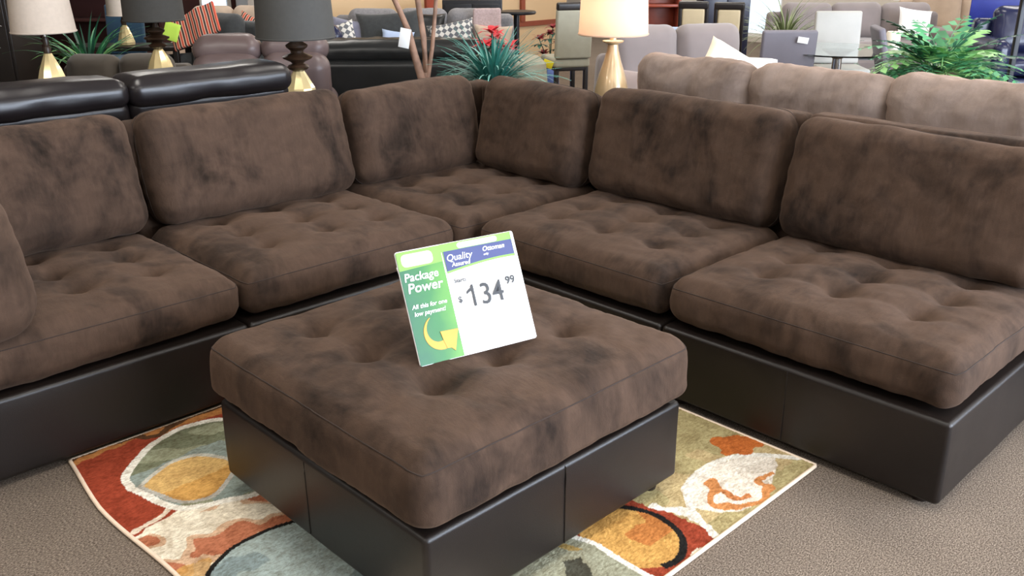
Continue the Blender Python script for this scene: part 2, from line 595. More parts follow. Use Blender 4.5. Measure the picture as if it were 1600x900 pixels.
wall_with_windows('wall_right', 'x', Y0 - .075, X0, X1, [(0.8, 3.6, .6, 2.8), (4.0, 6.8, .6, 2.8), (7.2, 10.0, .6, 2.8)], M['wallwhite'])
for a in (0.8, 4.0, 7.2):
    window('x', Y0 - .075, a, a + 2.8, .6, 2.8, 2)
wall_with_windows('wall_far', 'y', X1 + .075, Y0, Y1, [(4.6, 6.3, .75, 2.6), (8.1, 9.6, .08, 2.4)], M['wallwhite'])
window('y', X1 + .075, 8.1, 9.6, .08, 2.4, 2)
window('y', X1 + .075, 4.6, 6.3, .75, 2.6, 2)
wall_with_windows('wall_back', 'x', Y1 + .075, X0, X1, [(6.85, 7.40, .50, 2.5), (7.75, 8.5, .50, 2.5)], M['walldark'])
window('x', Y1 + .075, 6.85, 7.40, .50, 2.5, 1)
window('x', Y1 + .075, 7.75, 8.5, .50, 2.5, 1)
slab('wall_rear', 5.55, 9.3, 8.55, 8.7, 0, ZC, M['wall'])
slab('baseboard_rear', 5.5, 9.3, 8.53, 8.55, 0, .16, M['trimdark'])
slab('trim_1', 5.55, 9.3, 8.525, 8.55, .58, .64, M['trimred'])
slab('trim_2', 8.43, 8.50, 8.515, 8.549, .64, 2.6, M['trimred'])
slab('trim_3', 6.90, 7.02, 8.51, 8.549, .64, 2.6, M['redwood'])
slab('trim_4', 5.42, 5.55, 8.5, 8.75, 0, ZC, M['trimwhite'])
slab('trim_5', 7.45, 7.7, 13.6, 13.98, 0, ZC, M['trimwhite'])

# ------------------------------------------------------------------ sectional
def cush_obj(name, size, r, div, mat, parent, loc, rot=(0, 0, 0), welt=None, **kw):
    v, f, idx = cushion(size, r, div, **kw)
    o = link(name, MB().add(v, f).mesh(name, mat, True, 0), parent, loc, rot)
    if welt is not None:
        for k in welt:
            ring = ring_of(idx, k)
            P = v[ring]
            c = P.mean(0)
            wv, wf = loop_tube(P, 0.0020, 5)
            link('piping', MB().add(wv, wf).mesh('piping', M['welt'], True, 0), o)
    return o

def leather_base(parent, w_, d_, z0, z1, seams=(), name='base', x0=0.0, y0=0.0):
    """leather plinth with a rolled top rim, sewn down the front at the given x"""
    h = z1 - z0
    v, f, n, idx = rounded((w_, d_, h), 0.016, (24, 24, 6), 4)
    wv = fbm(v, int(w_ * 1000) % 97, 7, 3) * 0.0022
    v = v + n * wv[:, None]
    for sx in seams:
        dd = np.abs(v[:, 0] - (sx - w_ / 2))
        v[:, 1] += np.where((v[:, 1] < 0), 0.003 * np.exp(-(dd / 0.012) ** 2), 0)
    o = link(name, MB().add(v, f).mesh(name, M['leather'], True, 0), parent, (x0 + w_ / 2, y0 + d_ / 2, (z0 + z1) / 2))
    for sx in seams:
        P = [(sx - w_ / 2, -d_ / 2 - .0008, t) for t in np.linspace(-h / 2 + .01, h / 2 - .012, 8)] + [(sx - w_ / 2, -d_ / 2 + .02, h / 2 + .001)]
        tube(P, 0.0022, M['leather'], 'seam', o, 5)
    return o

TX = (-0.235, 0.025, 0.285)
def seat(parent, x0, w_, d_=0.80, seed=1, zb=0.305, y0=0.012, ty=(0.245, 0.445, 0.65), h=0.172, crown=0.03, sag=None):
    tx = tuple(t * w_ / 0.98 for t in (-0.25, 0.01, 0.27))
    return cush_obj('seat_cushion', (w_ - .018, d_, h), 0.058, (60, 50, 6), M['suede'], parent,
                    (x0 + w_ / 2, y0 + d_ / 2, zb + h / 2), seed=seed, crown=crown, bulge=0.012,
                    tufts=(tx, tuple(t - d_ / 2 for t in ty)), tdepth=0.026, tsig=0.050, crease=0.010, wrinkle=0.006, welt=(15,), sag=sag)

def back(parent, x0, w_, seed, y0=0.665, zb=0.478, h=0.455, t=0.215, tilt=14, name='back_cushion', yaw=0.0, roll=0.0, droop=0.0):
    """back cushion leaning on the frame; its front face is the local +z side of the cushion"""
    sag = (lambda v: -droop * (v[:, 0] / w_ + .5) ** 2) if droop else None
    v, f, idx = cushion((w_ - .008, h, t), 0.068, (44, 26, 8), seed=seed, crown=0.02, bulge=0.008, wrinkle=0.010, wscale=6, seg=7)
    # stand it up: local z (face) -> -y, local y -> up
    m = Matrix(((1, 0, 0, 0), (0, 0, -1, 0), (0, 1, 0, 0), (0, 0, 0, 1)))
    rot = Euler((R(-tilt), roll, 0)).to_matrix().to_4x4()
    mb = MB().add(v, f, rot @ m)
    V = mb.v[0]
    if droop:
        V[:, 2] -= droop * np.clip(V[:, 0] / w_ + .5, 0, 1) ** 2 * np.clip((V[:, 2] + h / 2) / h, 0, 1)
    cy = y0 + t / 2 + math.sin(R(tilt)) * h / 2
    o = link(name, mb.mesh(name, M['suede'], True, 0), parent, (x0 + w_ / 2, cy, zb + h / 2))
    P = v[ring_of(idx, 10)]
    wv, wf = loop_tube(P, 0.0026, 5)
    A = MB().add(wv, wf, rot @ m)
    if droop:
        A.v[0][:, 2] -= droop * np.clip(A.v[0][:, 0] / w_ + .5, 0, 1) ** 2 * np.clip((A.v[0][:, 2] + h / 2) / h, 0, 1)
    link('piping', A.mesh('piping', M['welt'], True, 0), o)
    return o

def feet(parent, w_, d_, z=0.03):
    for x in (.07, w_ - .07):
        for y in (.06, d_ - .07):
            link('foot', lathe_mesh('foot', [(.026, 0), (.034, z + .004)], M['foot'], 14), parent, (x, y, 0))

def frame(parent, x0, w_, top, d0=0.875, d1=0.995, seed=3, name='back_frame'):
    return cush_obj(name, (w_ - .004, d1 - d0, top - .30), 0.035, (24, 4, 12), M['suede'], parent, (x0 + w_ / 2, (d0 + d1) / 2, (top + .30) / 2), seed=seed, crown=0.0, bulge=0.0, wrinkle=0.004, seg=4)

# left end of the left run
m = thing('sectional_end_seat', 'brown suede corner seat of the sectional at left picture edge, with a side bolster', 'sofa section', (0.44, 2.813, 0))
leather_base(m, 0.978, 0.99, .028, .2965)
feet(m, .978, .99)
seat(m, 0, .982, seed=11)
frame(m, 0, .98, .89)
back(m, .28, .69, 12, h=.46)
cush_obj('side_frame', (.07, .80, .56), .03, (3, 18, 12), M['suede'], m, (.037, .46, .58), seed=16, crown=0, bulge=0, wrinkle=.003, seg=4)
v, f, idx = cushion((.74, .45, .26), 0.10, (30, 20, 8), seed=17, crown=0.02, bulge=0.01, wrinkle=0.008, wscale=6, seg=7)
mm = Matrix(((0, 0, 1, 0), (1, 0, 0, 0), (0, 1, 0, 0), (0, 0, 0, 1)))
link('side_cushion', MB().add(v, f, Euler((0, R(-8), 0)).to_matrix().to_4x4() @ mm).mesh('side_cushion', M['suede'], True, 0), m, (.172, .335, .695))
# left armless
m = thing('sectional_armless_seat', 'brown suede armless seat left of the sectional corner, behind the ottoman', 'sofa section', (1.424, 2.813, 0))
leather_base(m, .98, .99, .028, .2965)
feet(m, .98, .99)
seat(m, 0, .982, seed=21)
frame(m, 0, .98, .89)
back(m, .035, .945, 22)
# corner
m = thing('sectional_corner_seat', 'brown suede corner seat with two back cushions meeting at right angle, farthest from camera', 'sofa section', (2.412, 2.790, 0))
leather_base(m, 1.03, 1.012, .028, .2965)
feet(m, 1.03, 1.0)
seat(m, 0.0, .90, d_=.90, seed=31, ty=(.22, .44, .66), crown=.022)
fr_ = frame(m, 0, 1.03, .87, .895, 1.01)
link('side_frame', fr_.data.copy(), m, (.968, .445, .585), (0, 0, R(90))).scale = (.86, 1, 1)
back(m, .025, .760, 32, y0=.675, h=.440)
b2 = back(m, 0, .70, 33, y0=.655, h=.440)
b2.rotation_euler = (0, 0, R(-90))
b2.location = (.655 + .1075 + .055, .350, b2.location.z)
# right armless, next to the corner
def right_module(name, label, ytop, seed, bx, bw, seams, droop, top, h, sag=None, W=.982):
    m = thing(name, label, 'sofa section', (2.457, ytop, 0), R(-90))
    leather_base(m, W, .99, .028, .2965, seams)
    feet(m, W, .99)
    seat(m, 0, W, seed=seed, sag=sag)
    frame(m, 0, W, top, seed=seed + 5)
    back(m, bx, bw, seed + 1, h=h, y0=.655, droop=droop)
    return m
right_module('sectional_armless_seat', 'brown suede armless seat right of the sectional corner, streaky light nap on its cushion', 2.766, 41, .0, .955, (), .0, .925, .462)
right_module('sectional_armless_seat', 'brown suede armless end seat of the right run, exposed leather base corner at right', 1.780, 51, .012, .96, (.50,), .0, .935, .450, W=1.010)

# ------------------------------------------------------------------ ottoman
OX, OY, OS = 1.0578, 1.3756, 0.965
ot = thing('ottoman', 'square tufted brown suede ottoman on dark leather base, carrying the price sign', 'ottoman', (OX, OY, 0))
bo = leather_base(ot, OS, OS, .055, .3075, (.465,))
P = [(-OS / 2 - .0008, .02, t) for t in np.linspace(-.11, .11, 8)] + [(-OS / 2 + .02, .02, .1222)]
tube(P, 0.0022, M['leather'], 'seam', bo, 5)
for x in (.06, OS - .06):
    for y in (.06, OS - .06):
        link('foot', lathe_mesh('foot', [(.024, 0), (.032, .044)], M['foot'], 14), ot, (x, y, .013))
cush_obj('cushion', (OS + .016, OS + .016, .19), 0.045, (84, 84, 7), M['suede'], ot, (OS / 2, OS / 2, .318 + .095), seed=61,
         crown=0.033, bulge=0.018, tufts=((-.235, .015, .275), (-.215, .045, .305)), tdepth=0.036, tsig=0.052, crease=0.011, wrinkle=0.006, welt=(16,), seg=6, taper=0.022)

# ------------------------------------------------------------------ price sign
SW, SH = .3527, .3055
sg = bpy.data.objects.new('price_sign', None)
COL.objects.link(sg)
sg['label'] = 'green, blue and white price sign reading 134 leaning on the ottoman top'
sg['category'] = 'sign'
e = Vector((math.cos(-.255) * math.cos(.0188), math.sin(-.255) * math.cos(.0188), math.sin(.0188)))
bk = Vector((-math.sin(-.255), math.cos(-.255), 0))
u = math.cos(.4397) * Vector((0, 0, 1)) + math.sin(.4397) * bk
u = (u - e * u.dot(e)).normalized()
nn = e.cross(u)
sg.matrix_world = Matrix(((e.x, u.x, nn.x, 1.3307), (e.y, u.y, nn.y, 1.7167), (e.z, u.z, nn.z, .531), (0, 0, 0, 1)))
def flat(name, pts, z0, z1, mat, parent=sg, loc=(0, 0, 0)):
    n = len(pts)
    V = [(x, y, z0) for x, y in pts] + [(x, y, z1) for x, y in pts]
    F = [tuple(range(n))[::-1], tuple(range(n, 2 * n))] + [(i, (i + 1) % n, n + (i + 1) % n, n + i) for i in range(n)]
    return link(name, MB().add(V, F).mesh(name, mat, False), parent, loc)
def rr(x0, y0, x1, y1, r):
    P = []
    for cx, cy, a in ((x1 - r, y1 - r, 0), (x0 + r, y1 - r, 90), (x0 + r, y0 + r, 180), (x1 - r, y0 + r, 270)):
        P += [(cx + r * math.cos(R(a + t)), cy + r * math.sin(R(a + t))) for t in (0, 30, 60, 90)]
    return P
sgm = {}
for k, c in {'white': (250, 250, 250), 'green': (66, 168, 92), 'lime': (112, 158, 62), 'blue': (40, 50, 104), 'print': (14, 14, 18), 'faint': (205, 205, 208), 'arrow': (196, 142, 28), 'arrow2': (250, 226, 120), 'pale_print': (206, 216, 170)}.items():
    sgm[k] = plain('sign_' + k, c, 0.45, var=0.02)
q = NT('sign_green_wash')
tc = q.coords((1, 1, 1), False)
sx_ = q.n('ShaderNodeSeparateXYZ'); q.l(tc, sx_.inputs[0])
mr = q.n('ShaderNodeMapRange'); q.l(sx_.outputs['X'], mr.inputs[0]); mr.inputs[1].default_value = 0.0; mr.inputs[2].default_value = 0.13
mx = q.n('ShaderNodeMath', operation='ADD'); q.l(mr.outputs[0], mx.inputs[0])
ms = q.n('ShaderNodeMath', operation='MULTIPLY_ADD'); q.l(q.noise(tc, 14, 2, .5, .6), ms.inputs[0]); ms.inputs[1].default_value = .7; ms.inputs[2].default_value = -.35
q.l(ms.outputs[0], mx.inputs[1])
q.l(q.ramp(mx.outputs[0], [(0.0, lin((14, 88, 56))), (.5, lin((30, 106, 46))), (1.0, lin((78, 138, 46)))]), q.b.inputs['Base Color'])
q.b.inputs['Roughness'].default_value = .45
sgm['wash'] = q.m
GX = .128
flat('panel', rr(0.0, 0.0, SW, SH, .006), -.006, -.001, sgm['white'])
flat('green_panel', [(0.001, 0.001), (GX, 0.001), (GX, SH - .002), (.004, SH - .002), (.001, SH - .006)], -.001, .0008, sgm['wash'])
flat('logo_strip', [(0.001, SH - .052), (GX, SH - .046), (GX, SH - .002), (.004, SH - .002), (.001, SH - .006)], .0008, .0016, sgm['lime'])
flat('logo_lettering', rr(.012, SH - .044, .102, SH - .010, .012), .0016, .002, sgm['pale_print'])  # pale printed patch standing in for the two lines of logo lettering
flat('header_strip', [(GX, SH - .022), (SW - .008, SH - .022), (SW - .008, SH - .001), (GX, SH - .001)], -.001, .0006, sgm['lime'])
flat('header_lettering', rr(.178, SH - .020, .300, SH - .005, .007), .0006, .0012, sgm['white'])  # white printed patch standing in for the small words on the strip
cur = [(GX + .006 + (SW - .016 - GX) * t, SH - .082 + .014 * math.sin(math.pi * (t * .62 + .0)) - .0 * t) for t in np.linspace(0, 1, 14)]
cur2 = [(x, y + .006) for x, y in cur]
flat('green_band', cur + [(SW - .008, SH - .022), (GX + .003, SH - .022)], -.001, .0008, sgm['lime'])
flat('blue_band', cur2 + [(SW - .010, SH - .022), (GX + .006, SH - .022)], .0008, .0014, sgm['blue'])
flat('edge_cap', [(SW - .009, .004), (SW - .001, .004), (SW - .001, SH - .008), (SW - .009, SH - .002)], -.001, .0016, sgm['white'])
# tent leg behind
v, f, _, _ = rounded((SW - .06, .25, .004), .001, (1, 1, 1), 1)
link('back_leaf', MB().add(v, f).mesh('back_leaf', sgm['white']), sg, (SW / 2, .155, -.052), (R(-19), 0, 0))
def text(name, s, size, x, y, mat, align='LEFT', bold=0.0, shear=0.0, rot=0.0, z=.0022, sx=1.0):
    c = bpy.data.curves.new(name, 'FONT')
    c.body = s
    c.size = size
    c.align_x = align
    c.offset = bold
    c.shear = shear
    c.extrude = .0002
    c.resolution_u = 3
    tmp = bpy.data.objects.new(name, c)
    COL.objects.link(tmp)
    dg = bpy.context.evaluated_depsgraph_get()
    me = bpy.data.meshes.new_from_object(tmp.evaluated_get(dg))
    bpy.data.objects.remove(tmp)
    bpy.data.curves.remove(c)
    xs_ = [abs(k) for v_ in me.vertices for k in v_.co]
    if bold and max(xs_) > size * len(s):      # the thickened outline came out broken: fall back to the plain letters
        return text(name, s, size, x, y, mat, align, 0.0, shear, rot, z, sx)
    me.materials.clear()
    me.materials.append(mat)
    o = link(name, me, sg, (x, y, z), (0, 0, rot))
    o.scale = (sx, 1, 1)
    return o
text('heading', 'Package', .031, .008, SH - .082, sgm['white'], bold=.0003, shear=.15, sx=1.0)
text('heading', 'Power', .036, .011, SH - .113, sgm['white'], bold=.0005, shear=.15, sx=1.05)
text('slogan', 'All this for one', .0165, .012, SH - .156, sgm['white'], bold=.0001, shear=.2)
text('slogan', 'low payment!', .0165, .014, SH - .175, sgm['white'], bold=.0001, shear=.2)
text('quality_mark', 'Quality', .026, GX + .010, SH - .050, sgm['white'], bold=.0006, shear=.2)
text('quality_mark', 'Assured', .0165, GX + .022, SH - .066, sgm['white'], bold=.0001, shear=.2)
text('header_text', 'Ottoman', .0185, .248, SH - .041, sgm['white'], bold=.0002, shear=.25)
text('header_text', 'only', .009, .249, SH - .052, sgm['white'], shear=.25)
text('starts_text', 'Starts :', .0155, GX + .018, SH - .110, sgm['print'], bold=.0003)
text('currency', '$', .023, GX + .018, SH - .164, sgm['print'], bold=.0005)
text('price', '34', .082, GX + .084, SH - .182, sgm['print'], bold=.0005, sx=.90)
flat('price', [(GX + .062, SH - .182), (GX + .069, SH - .182), (GX + .069, SH - .123), (GX + .064, SH - .123), (GX + .060, SH - .131), (GX + .047, SH - .139), (GX + .047, SH - .146), (GX + .062, SH - .138)], .0, .0022, sgm['print'])
text('cents', '99', .030, GX + .168, SH - .142, sgm['print'], bold=.0006)
for i, (y_, w0) in enumerate(((.186, .020), (.197, .012), (.206, .016), (.215, .008))):
    flat('fine_print', rr(GX + .130, SH - y_ - .004, GX + .130 + w0, SH - y_, .001), -.001, .0002, sgm['faint'])
flat('fine_print', rr(GX + .160, SH - .182, GX + .198, SH - .1795, .001), -.001, .0002, sgm['faint'])
# curved arrow
ac = (.075, .078)
outer, inner = [], []
for t in np.linspace(0, 1, 22):
    a = R(118 + 165 * t)
    wdt = .001 + .019 * t ** 0.8
    outer.append((ac[0] + (.046 + .002 * t) * math.cos(a), ac[1] + (.048) * math.sin(a)))
    inner.append((ac[0] + (.046 - wdt) * math.cos(a), ac[1] + .004 * t + (.047 - wdt) * math.sin(a)))
flat('arrow_tail', outer + inner[::-1], .0008, .0022, sgm['arrow'])
ex, ey = ac[0] + .011, ac[1] - .040
flat('arrow_head', [(ex - .012, ey + .040), (ex + .040, ey + .038), (ex + .020, ey - .018), (ex + .010, ey - .008), (ex - .002, ey - .007), (ex - .008, ey + .018)], .0022, .003, sgm['arrow'])

# ------------------------------------------------------------------ area rug
RX0, RX1, RY0, RY1 = .738, 2.446, 1.142, 2.838
def build_rug():
    nx, ny = 480, 480
    xs = np.linspace(RX0, RX1, nx)
    ys = np.linspace(RY0, RY1, ny)
    X, Y = np.meshgrid(xs, ys, indexing='ij')
    wob = fbm(np.stack([X.ravel(), Y.ravel(), 0 * X.ravel()], 1), 3, 26, 4).reshape(X.shape) * .010
    wob2 = fbm(np.stack([X.ravel(), Y.ravel(), 0 * X.ravel()], 1), 4, 30, 4).reshape(X.shape) * .010
    wob3 = fbm(np.stack([X.ravel(), Y.ravel(), 0 * X.ravel()], 1), 5, 12, 4).reshape(X.shape)
    px, py = X + wob * .35, Y + wob2 * .35
    rx, ry = X + wob * 2.2, Y + wob2 * 2.2
    Cc = np.zeros(X.shape + (3,))
    def col(c):
        return np.array(lin(c))
    CREAM, OCHRE, RUST, SAGE, BLUE, TAN, OLIVE, WHITE, BLACK = (col(c) for c in ((238, 228, 206), (206, 158, 88), (156, 68, 46), (150, 154, 128), (138, 154, 154), (204, 180, 134), (178, 164, 118), (240, 236, 224), (34, 32, 30)))
    def inside(poly, px=px, py=py):
        r = np.zeros(X.shape, bool)
        P = poly
        j = len(P) - 1
        for i in range(len(P)):
            (xi, yi), (xj, yj) = P[i], P[j]
            c = ((yi > py) != (yj > py)) & (px < (xj - xi) * (py - yi) / (yj - yi + 1e-12) + xi)
            r ^= c
            j = i
        return r
    def dist(pl, px=px, py=py):
        d = np.full(X.shape, 9.0)
        for (ax, ay), (bx, by) in zip(pl[:-1], pl[1:]):
            ex, ey = bx - ax, by - ay
            t = np.clip(((px - ax) * ex + (py - ay) * ey) / (ex * ex + ey * ey), 0, 1)
            d = np.minimum(d, np.hypot(px - ax - t * ex, py - ay - t * ey))
        return d
    def paint(mask, c, k=1.0):
        Cc[mask] = Cc[mask] * (1 - k) + c * k
    def smooth(pl, n=6):
        P = np.array(pl, float)
        out = []
        Q = np.vstack([2 * P[0] - P[1], P, 2 * P[-1] - P[-2]])
        for i in range(1, len(Q) - 2):
            for t in np.linspace(0, 1, n, endpoint=False):
                a, b, c, d = Q[i - 1:i + 3]
                out.append(.5 * ((2 * b) + (c - a) * t + (2 * a - 5 * b + 4 * c - d) * t * t + (3 * b - a - 3 * c + d) * t ** 3))
        out.append(P[-1])
        return [tuple(p) for p in out]
    # base fields
    Cc[:] = CREAM
    paint((ry > 2.27 + .03 * np.sin(X * 9)) & (X < 1.75), RUST)
    paint((X > 1.55) & (ry > 1.30), OLIVE)
    paint((X > 1.90), OLIVE)
    paint((X > 1.55) & (wob3 > .18) & (Y > 1.2), TAN, .7)
    paint((ry > 2.80) & (X < 1.3), OCHRE, .5)
    paint((np.abs(ry - 2.83 + .02 * np.sin(X * 14)) < .012) & (X < 1.3), BLACK, .8)
    # cream and brown streaks under the leaf
    paint((dist(smooth([(.752, 2.305), (.821, 2.318), (.861, 2.336)]), rx, ry) < .012), CREAM, .8)
    paint(inside([(.74, 2.268), (.828, 2.256), (.904, 2.262), (.96, 2.272), (1.1, 2.23), (1.1, 2.19), (.9, 2.20), (.75, 2.23)], rx, ry), CREAM)
    paint((wob3 > .22) & (Y < 2.27) & (X < 1.2) & (Y > 1.9), col((206, 158, 118)), .75)
    paint((wob3 > .40) & (Y < 2.27) & (X < 1.2) & (Y > 1.9), col((178, 92, 58)), .8)
    paint(np.hypot((rx - .775) / .05, (ry - 2.03) / .03) < 1, OCHRE, .8)
    # leaf, upper left
    top = smooth([(.832, 2.533), (.840, 2.585), (.859, 2.628), (.913, 2.682), (.986, 2.739), (1.071, 2.775), (1.158, 2.777), (1.242, 2.744), (1.33, 2.66)])
    low = smooth([(.832, 2.533), (.851, 2.462), (.867, 2.388), (.893, 2.326), (.946, 2.295), (1.009, 2.27), (1.092, 2.241), (1.22, 2.25), (1.34, 2.40), (1.33, 2.66)])
    leaf = top + low[::-1]
    paint(inside(leaf), SAGE)
    paint(inside(leaf) & (wob3 > .05) & (ry > 2.60), col((120, 124, 100)))
    paint(inside(leaf) & (ry < 2.62 - (X - .85) * .05) & (wob3 < .3), BLUE, .7)
    paint(dist(top) < .013, WHITE)
    paint(dist(low) < .013, WHITE)
    yt = smooth([(.854, 2.527), (.924, 2.569), (1.0, 2.594), (1.072, 2.574), (1.119, 2.503), (1.13, 2.45)])
    yb = smooth([(.854, 2.527), (.866, 2.48), (.879, 2.442), (.905, 2.365), (.95, 2.328), (1.013, 2.326), (1.103, 2.401), (1.13, 2.45)])
    paint(inside(yt + yb[::-1]), col((214, 176, 112)))
    paint(inside(yt + yb[::-1]) & (ry < 2.44) & (wob3 > -.3), OCHRE)
    paint(dist(yt) < .008, col((198, 196, 184)))
    paint(dist(yb) < .008, col((186, 184, 176)))
    # blue disc, lower left
    c = (.985, 1.855)
    rr_ = np.hypot((px - c[0]) / .245, (py - c[1]) / .20)
    paint(rr_ < 1, BLUE)
    paint((rr_ < 1) & (wob3 > .15), col((162, 176, 172)))
    paint((np.abs(rr_ - 1) < .035), BLACK)
    # right leaf
    o = smooth([(2.438, 1.205), (2.388, 1.279), (2.328, 1.338), (2.242, 1.371), (2.137, 1.375), (2.052, 1.348), (1.973, 1.291), (1.933, 1.232), (1.904, 1.154), (1.90, 1.142)])
    pin = smooth([(2.40, 1.255), (2.311, 1.187), (2.186, 1.171), (2.075, 1.17), (2.004, 1.204), (1.962, 1.266), (1.972, 1.285), (2.052, 1.345), (2.137, 1.37), (2.242, 1.366), (2.328, 1.335), (2.395, 1.27)])
    paint(inside(pin, rx, ry), col((232, 222, 206)))
    pl = smooth([(2.305, 1.201), (2.221, 1.213), (2.213, 1.167), (2.097, 1.184), (2.029, 1.215), (2.047, 1.248), (2.098, 1.272), (2.129, 1.31)])
    pl2 = smooth([(2.098, 1.272), (2.108, 1.232), (2.143, 1.213)])
    paint((dist(pl2, rx, ry) < .011) & (wob3 > -.3), col((196, 128, 80)))
    paint((dist(pl, rx, ry) < .013) & (wob3 > -.35), col((204, 138, 84)))
    paint(dist(o) < .012, WHITE)
    paint(inside([(1.915, 1.36), (1.93, 1.30), (1.945, 1.24), (1.905, 1.15), (1.893, 1.15), (1.912, 1.21), (1.905, 1.28), (1.885, 1.36)], rx, ry), WHITE)
    paint(np.hypot((rx - 2.36) / .065, (ry - 1.45) / .075) < 1 + 1.2 * wob3, col((194, 108, 52)))
    # rust field with the orange disc
    paint(inside([(1.70, 1.14), (1.893, 1.142), (1.905, 1.21), (1.895, 1.30), (1.888, 1.45), (1.70, 1.46), (1.55, 1.45), (1.55, 1.14)], rx, ry), RUST)
    c = (1.735, 1.318)
    rr_ = np.hypot((px - c[0]) / .128, (py - c[1]) / .155)
    paint((rr_ < 1) & (X > 1.62), OCHRE)
    paint((rr_ < 1) & (wob3 > .0) & (X > 1.62) & (Y > 1.25), col((186, 104, 54)), .7)
    paint((np.abs(rr_ - 1.0) < .075) & (X > 1.66) & (X + (1.3 - Y) * .1 > 1.70), BLACK)
    bl = smooth([(1.604, 1.46), (1.631, 1.371), (1.629, 1.298), (1.628, 1.228), (1.629, 1.13)])
    lx = np.interp(Y, [1.13, 1.228, 1.298, 1.371, 1.46], [1.629, 1.628, 1.629, 1.631, 1.604])
    paint((px < lx) & (X > 1.3) & (Y < 1.5), col((158, 158, 136)))
    paint((px < lx - .04) & (X > 1.3) & (Y < 1.5) & (wob3 > 0), col((176, 150, 92)))
    paint(dist(bl) < .009, WHITE)
    paint(inside([(1.20, 1.14), (1.30, 1.14), (1.5, 1.2), (1.56, 1.34), (1.52, 1.36), (1.44, 1.24)], rx, ry), BLACK, .8)
    P = np.stack([X, Y, np.full(X.shape, .011)], -1).reshape(-1, 3)
    # the left edge of the rug waves a little
    k = np.exp(-((P[:, 0] - RX0) / .05))
    P[:, 0] += k * (.012 * np.sin(P[:, 1] * 7.0) + .016 * np.clip((P[:, 1] - 2.5) / .4, 0, 1))
    P[:, 2] += np.random.RandomState(2).uniform(-.0010, .0010, len(P))
    idx = np.arange(nx * ny).reshape(nx, ny)
    F = np.stack([idx[:-1, :-1], idx[1:, :-1], idx[1:, 1:], idx[:-1, 1:]], -1).reshape(-1, 4)
    me = bpy.data.meshes.new('area_rug')
    me.vertices.add(len(P))
    me.vertices.foreach_set('co', P.ravel())
    me.loops.add(len(F) * 4)
    me.loops.foreach_set('vertex_index', F.ravel().astype(np.int32))
    me.polygons.add(len(F))
    me.polygons.foreach_set('loop_start', np.arange(0, len(F) * 4, 4, dtype=np.int32))
    me.polygons.foreach_set('loop_total', np.full(len(F), 4, np.int32))
    me.update(calc_edges=True)
    at = me.color_attributes.new('pattern', 'FLOAT_COLOR', 'POINT')
    at.data.foreach_set('color', np.concatenate([Cc.reshape(-1, 3), np.ones((nx * ny, 1))], 1).ravel())
    me.materials.append(M['rug'])
    me.polygons.foreach_set('use_smooth', [True] * len(me.polygons))
    o = thing('area_rug', 'abstract rug of rust, cream, sage and ochre leaf shapes under the ottoman', 'rug', (0, 0, 0), me=me)
    eps = P.reshape(nx, ny, 3)
    bm_ = plain('rug_binding', (224, 202, 178), .9, var=.06, scale=60)
    ring = np.vstack([eps[:, 0], eps[-1, 1:], eps[-2::-1, -1], eps[0, -2:0:-1]])[::3]
    ring[:, 2] = .007
    v, f = loop_tube(ring, .0068, 6)
    link('binding', MB().add(v, f).mesh('binding', bm_, True, 0), o)
build_rug()
# ------------------------------------------------------------------ shop furniture behind the sectional
VIEW = R(-44.2)       # local -y towards the camera
AWAY = R(135.8)       # local +y towards the camera

def soft(name, size, mat, parent, loc, rot=(0, 0, 0), r=.06, seed=1, crown=.02, tufts=None, div=(14, 12, 5), wr=.005):
    v, f, idx = cushion(size, min(r, min(size) * .45), div, seed=seed, crown=crown, bulge=.01, wrinkle=wr, wscale=8, seg=4, tufts=tufts, tdepth=.02, tsig=.05)
    return link(name, MB().add(v, f).mesh(name, mat, True, 0), parent, loc, rot)

def sofa(name, label, loc, rz, w_, mat, n=2, depth=.92, seat_h=.44, back_h=.85, cush_top=.98, arm_h=.62, arm_w=.2, cush_t=.2, fmat=None, group=None, cat='sofa', seed=5, tilt=12, cols=None):
    """front faces local -y; local y = 0 is the middle of the depth"""
    t = thing(name, label, cat, loc, rz, group)
    fm = fmat or mat
    iw = w_ - 2 * arm_w
    soft('base', (w_ - .02, depth - .04, .20), fm, t, (0, 0, .16), r=.03, crown=0, seed=seed)
    soft('back_frame', (w_ - .02, .16, back_h - .08), fm, t, (0, depth / 2 - .09, .08 + (back_h - .08) / 2), r=.05, crown=.0, seed=seed + 1, div=(14, 3, 8))
    for s_ in (-1, 1):
        if arm_w:
            soft('arm', (arm_w, depth - .06, arm_h - .07), fm, t, (s_ * (w_ - arm_w) / 2, -.01, .07 + (arm_h - .07) / 2), r=.07, crown=.02, seed=seed + 2 + s_)
    cw = iw / n
    for i in range(n):
        x = -iw / 2 + cw * (i + .5)
        soft('seat_cushion', (cw - .008, depth - .22, .18), mat, t, (x, -.06, seat_h - .07), r=.06, seed=seed + 10 + i)
        hh = cush_top - seat_h - .0
        soft('back_cushion', (cw - .008, hh, cush_t), mat, t, (x, depth / 2 - .17 - cush_t / 2 + .02, seat_h + .01 + hh / 2), (R(90 - tilt), 0, 0), r=.085, seed=seed + 20 + i, crown=.03)
    for x in (-w_ / 2 + .1, w_ / 2 - .1):
        for y in (-depth / 2 + .1, depth / 2 - .1):
            link('foot', lathe_mesh('foot', [(.022, 0), (.03, .07)], M['foot'], 10), t, (x, y, 0))
    return t

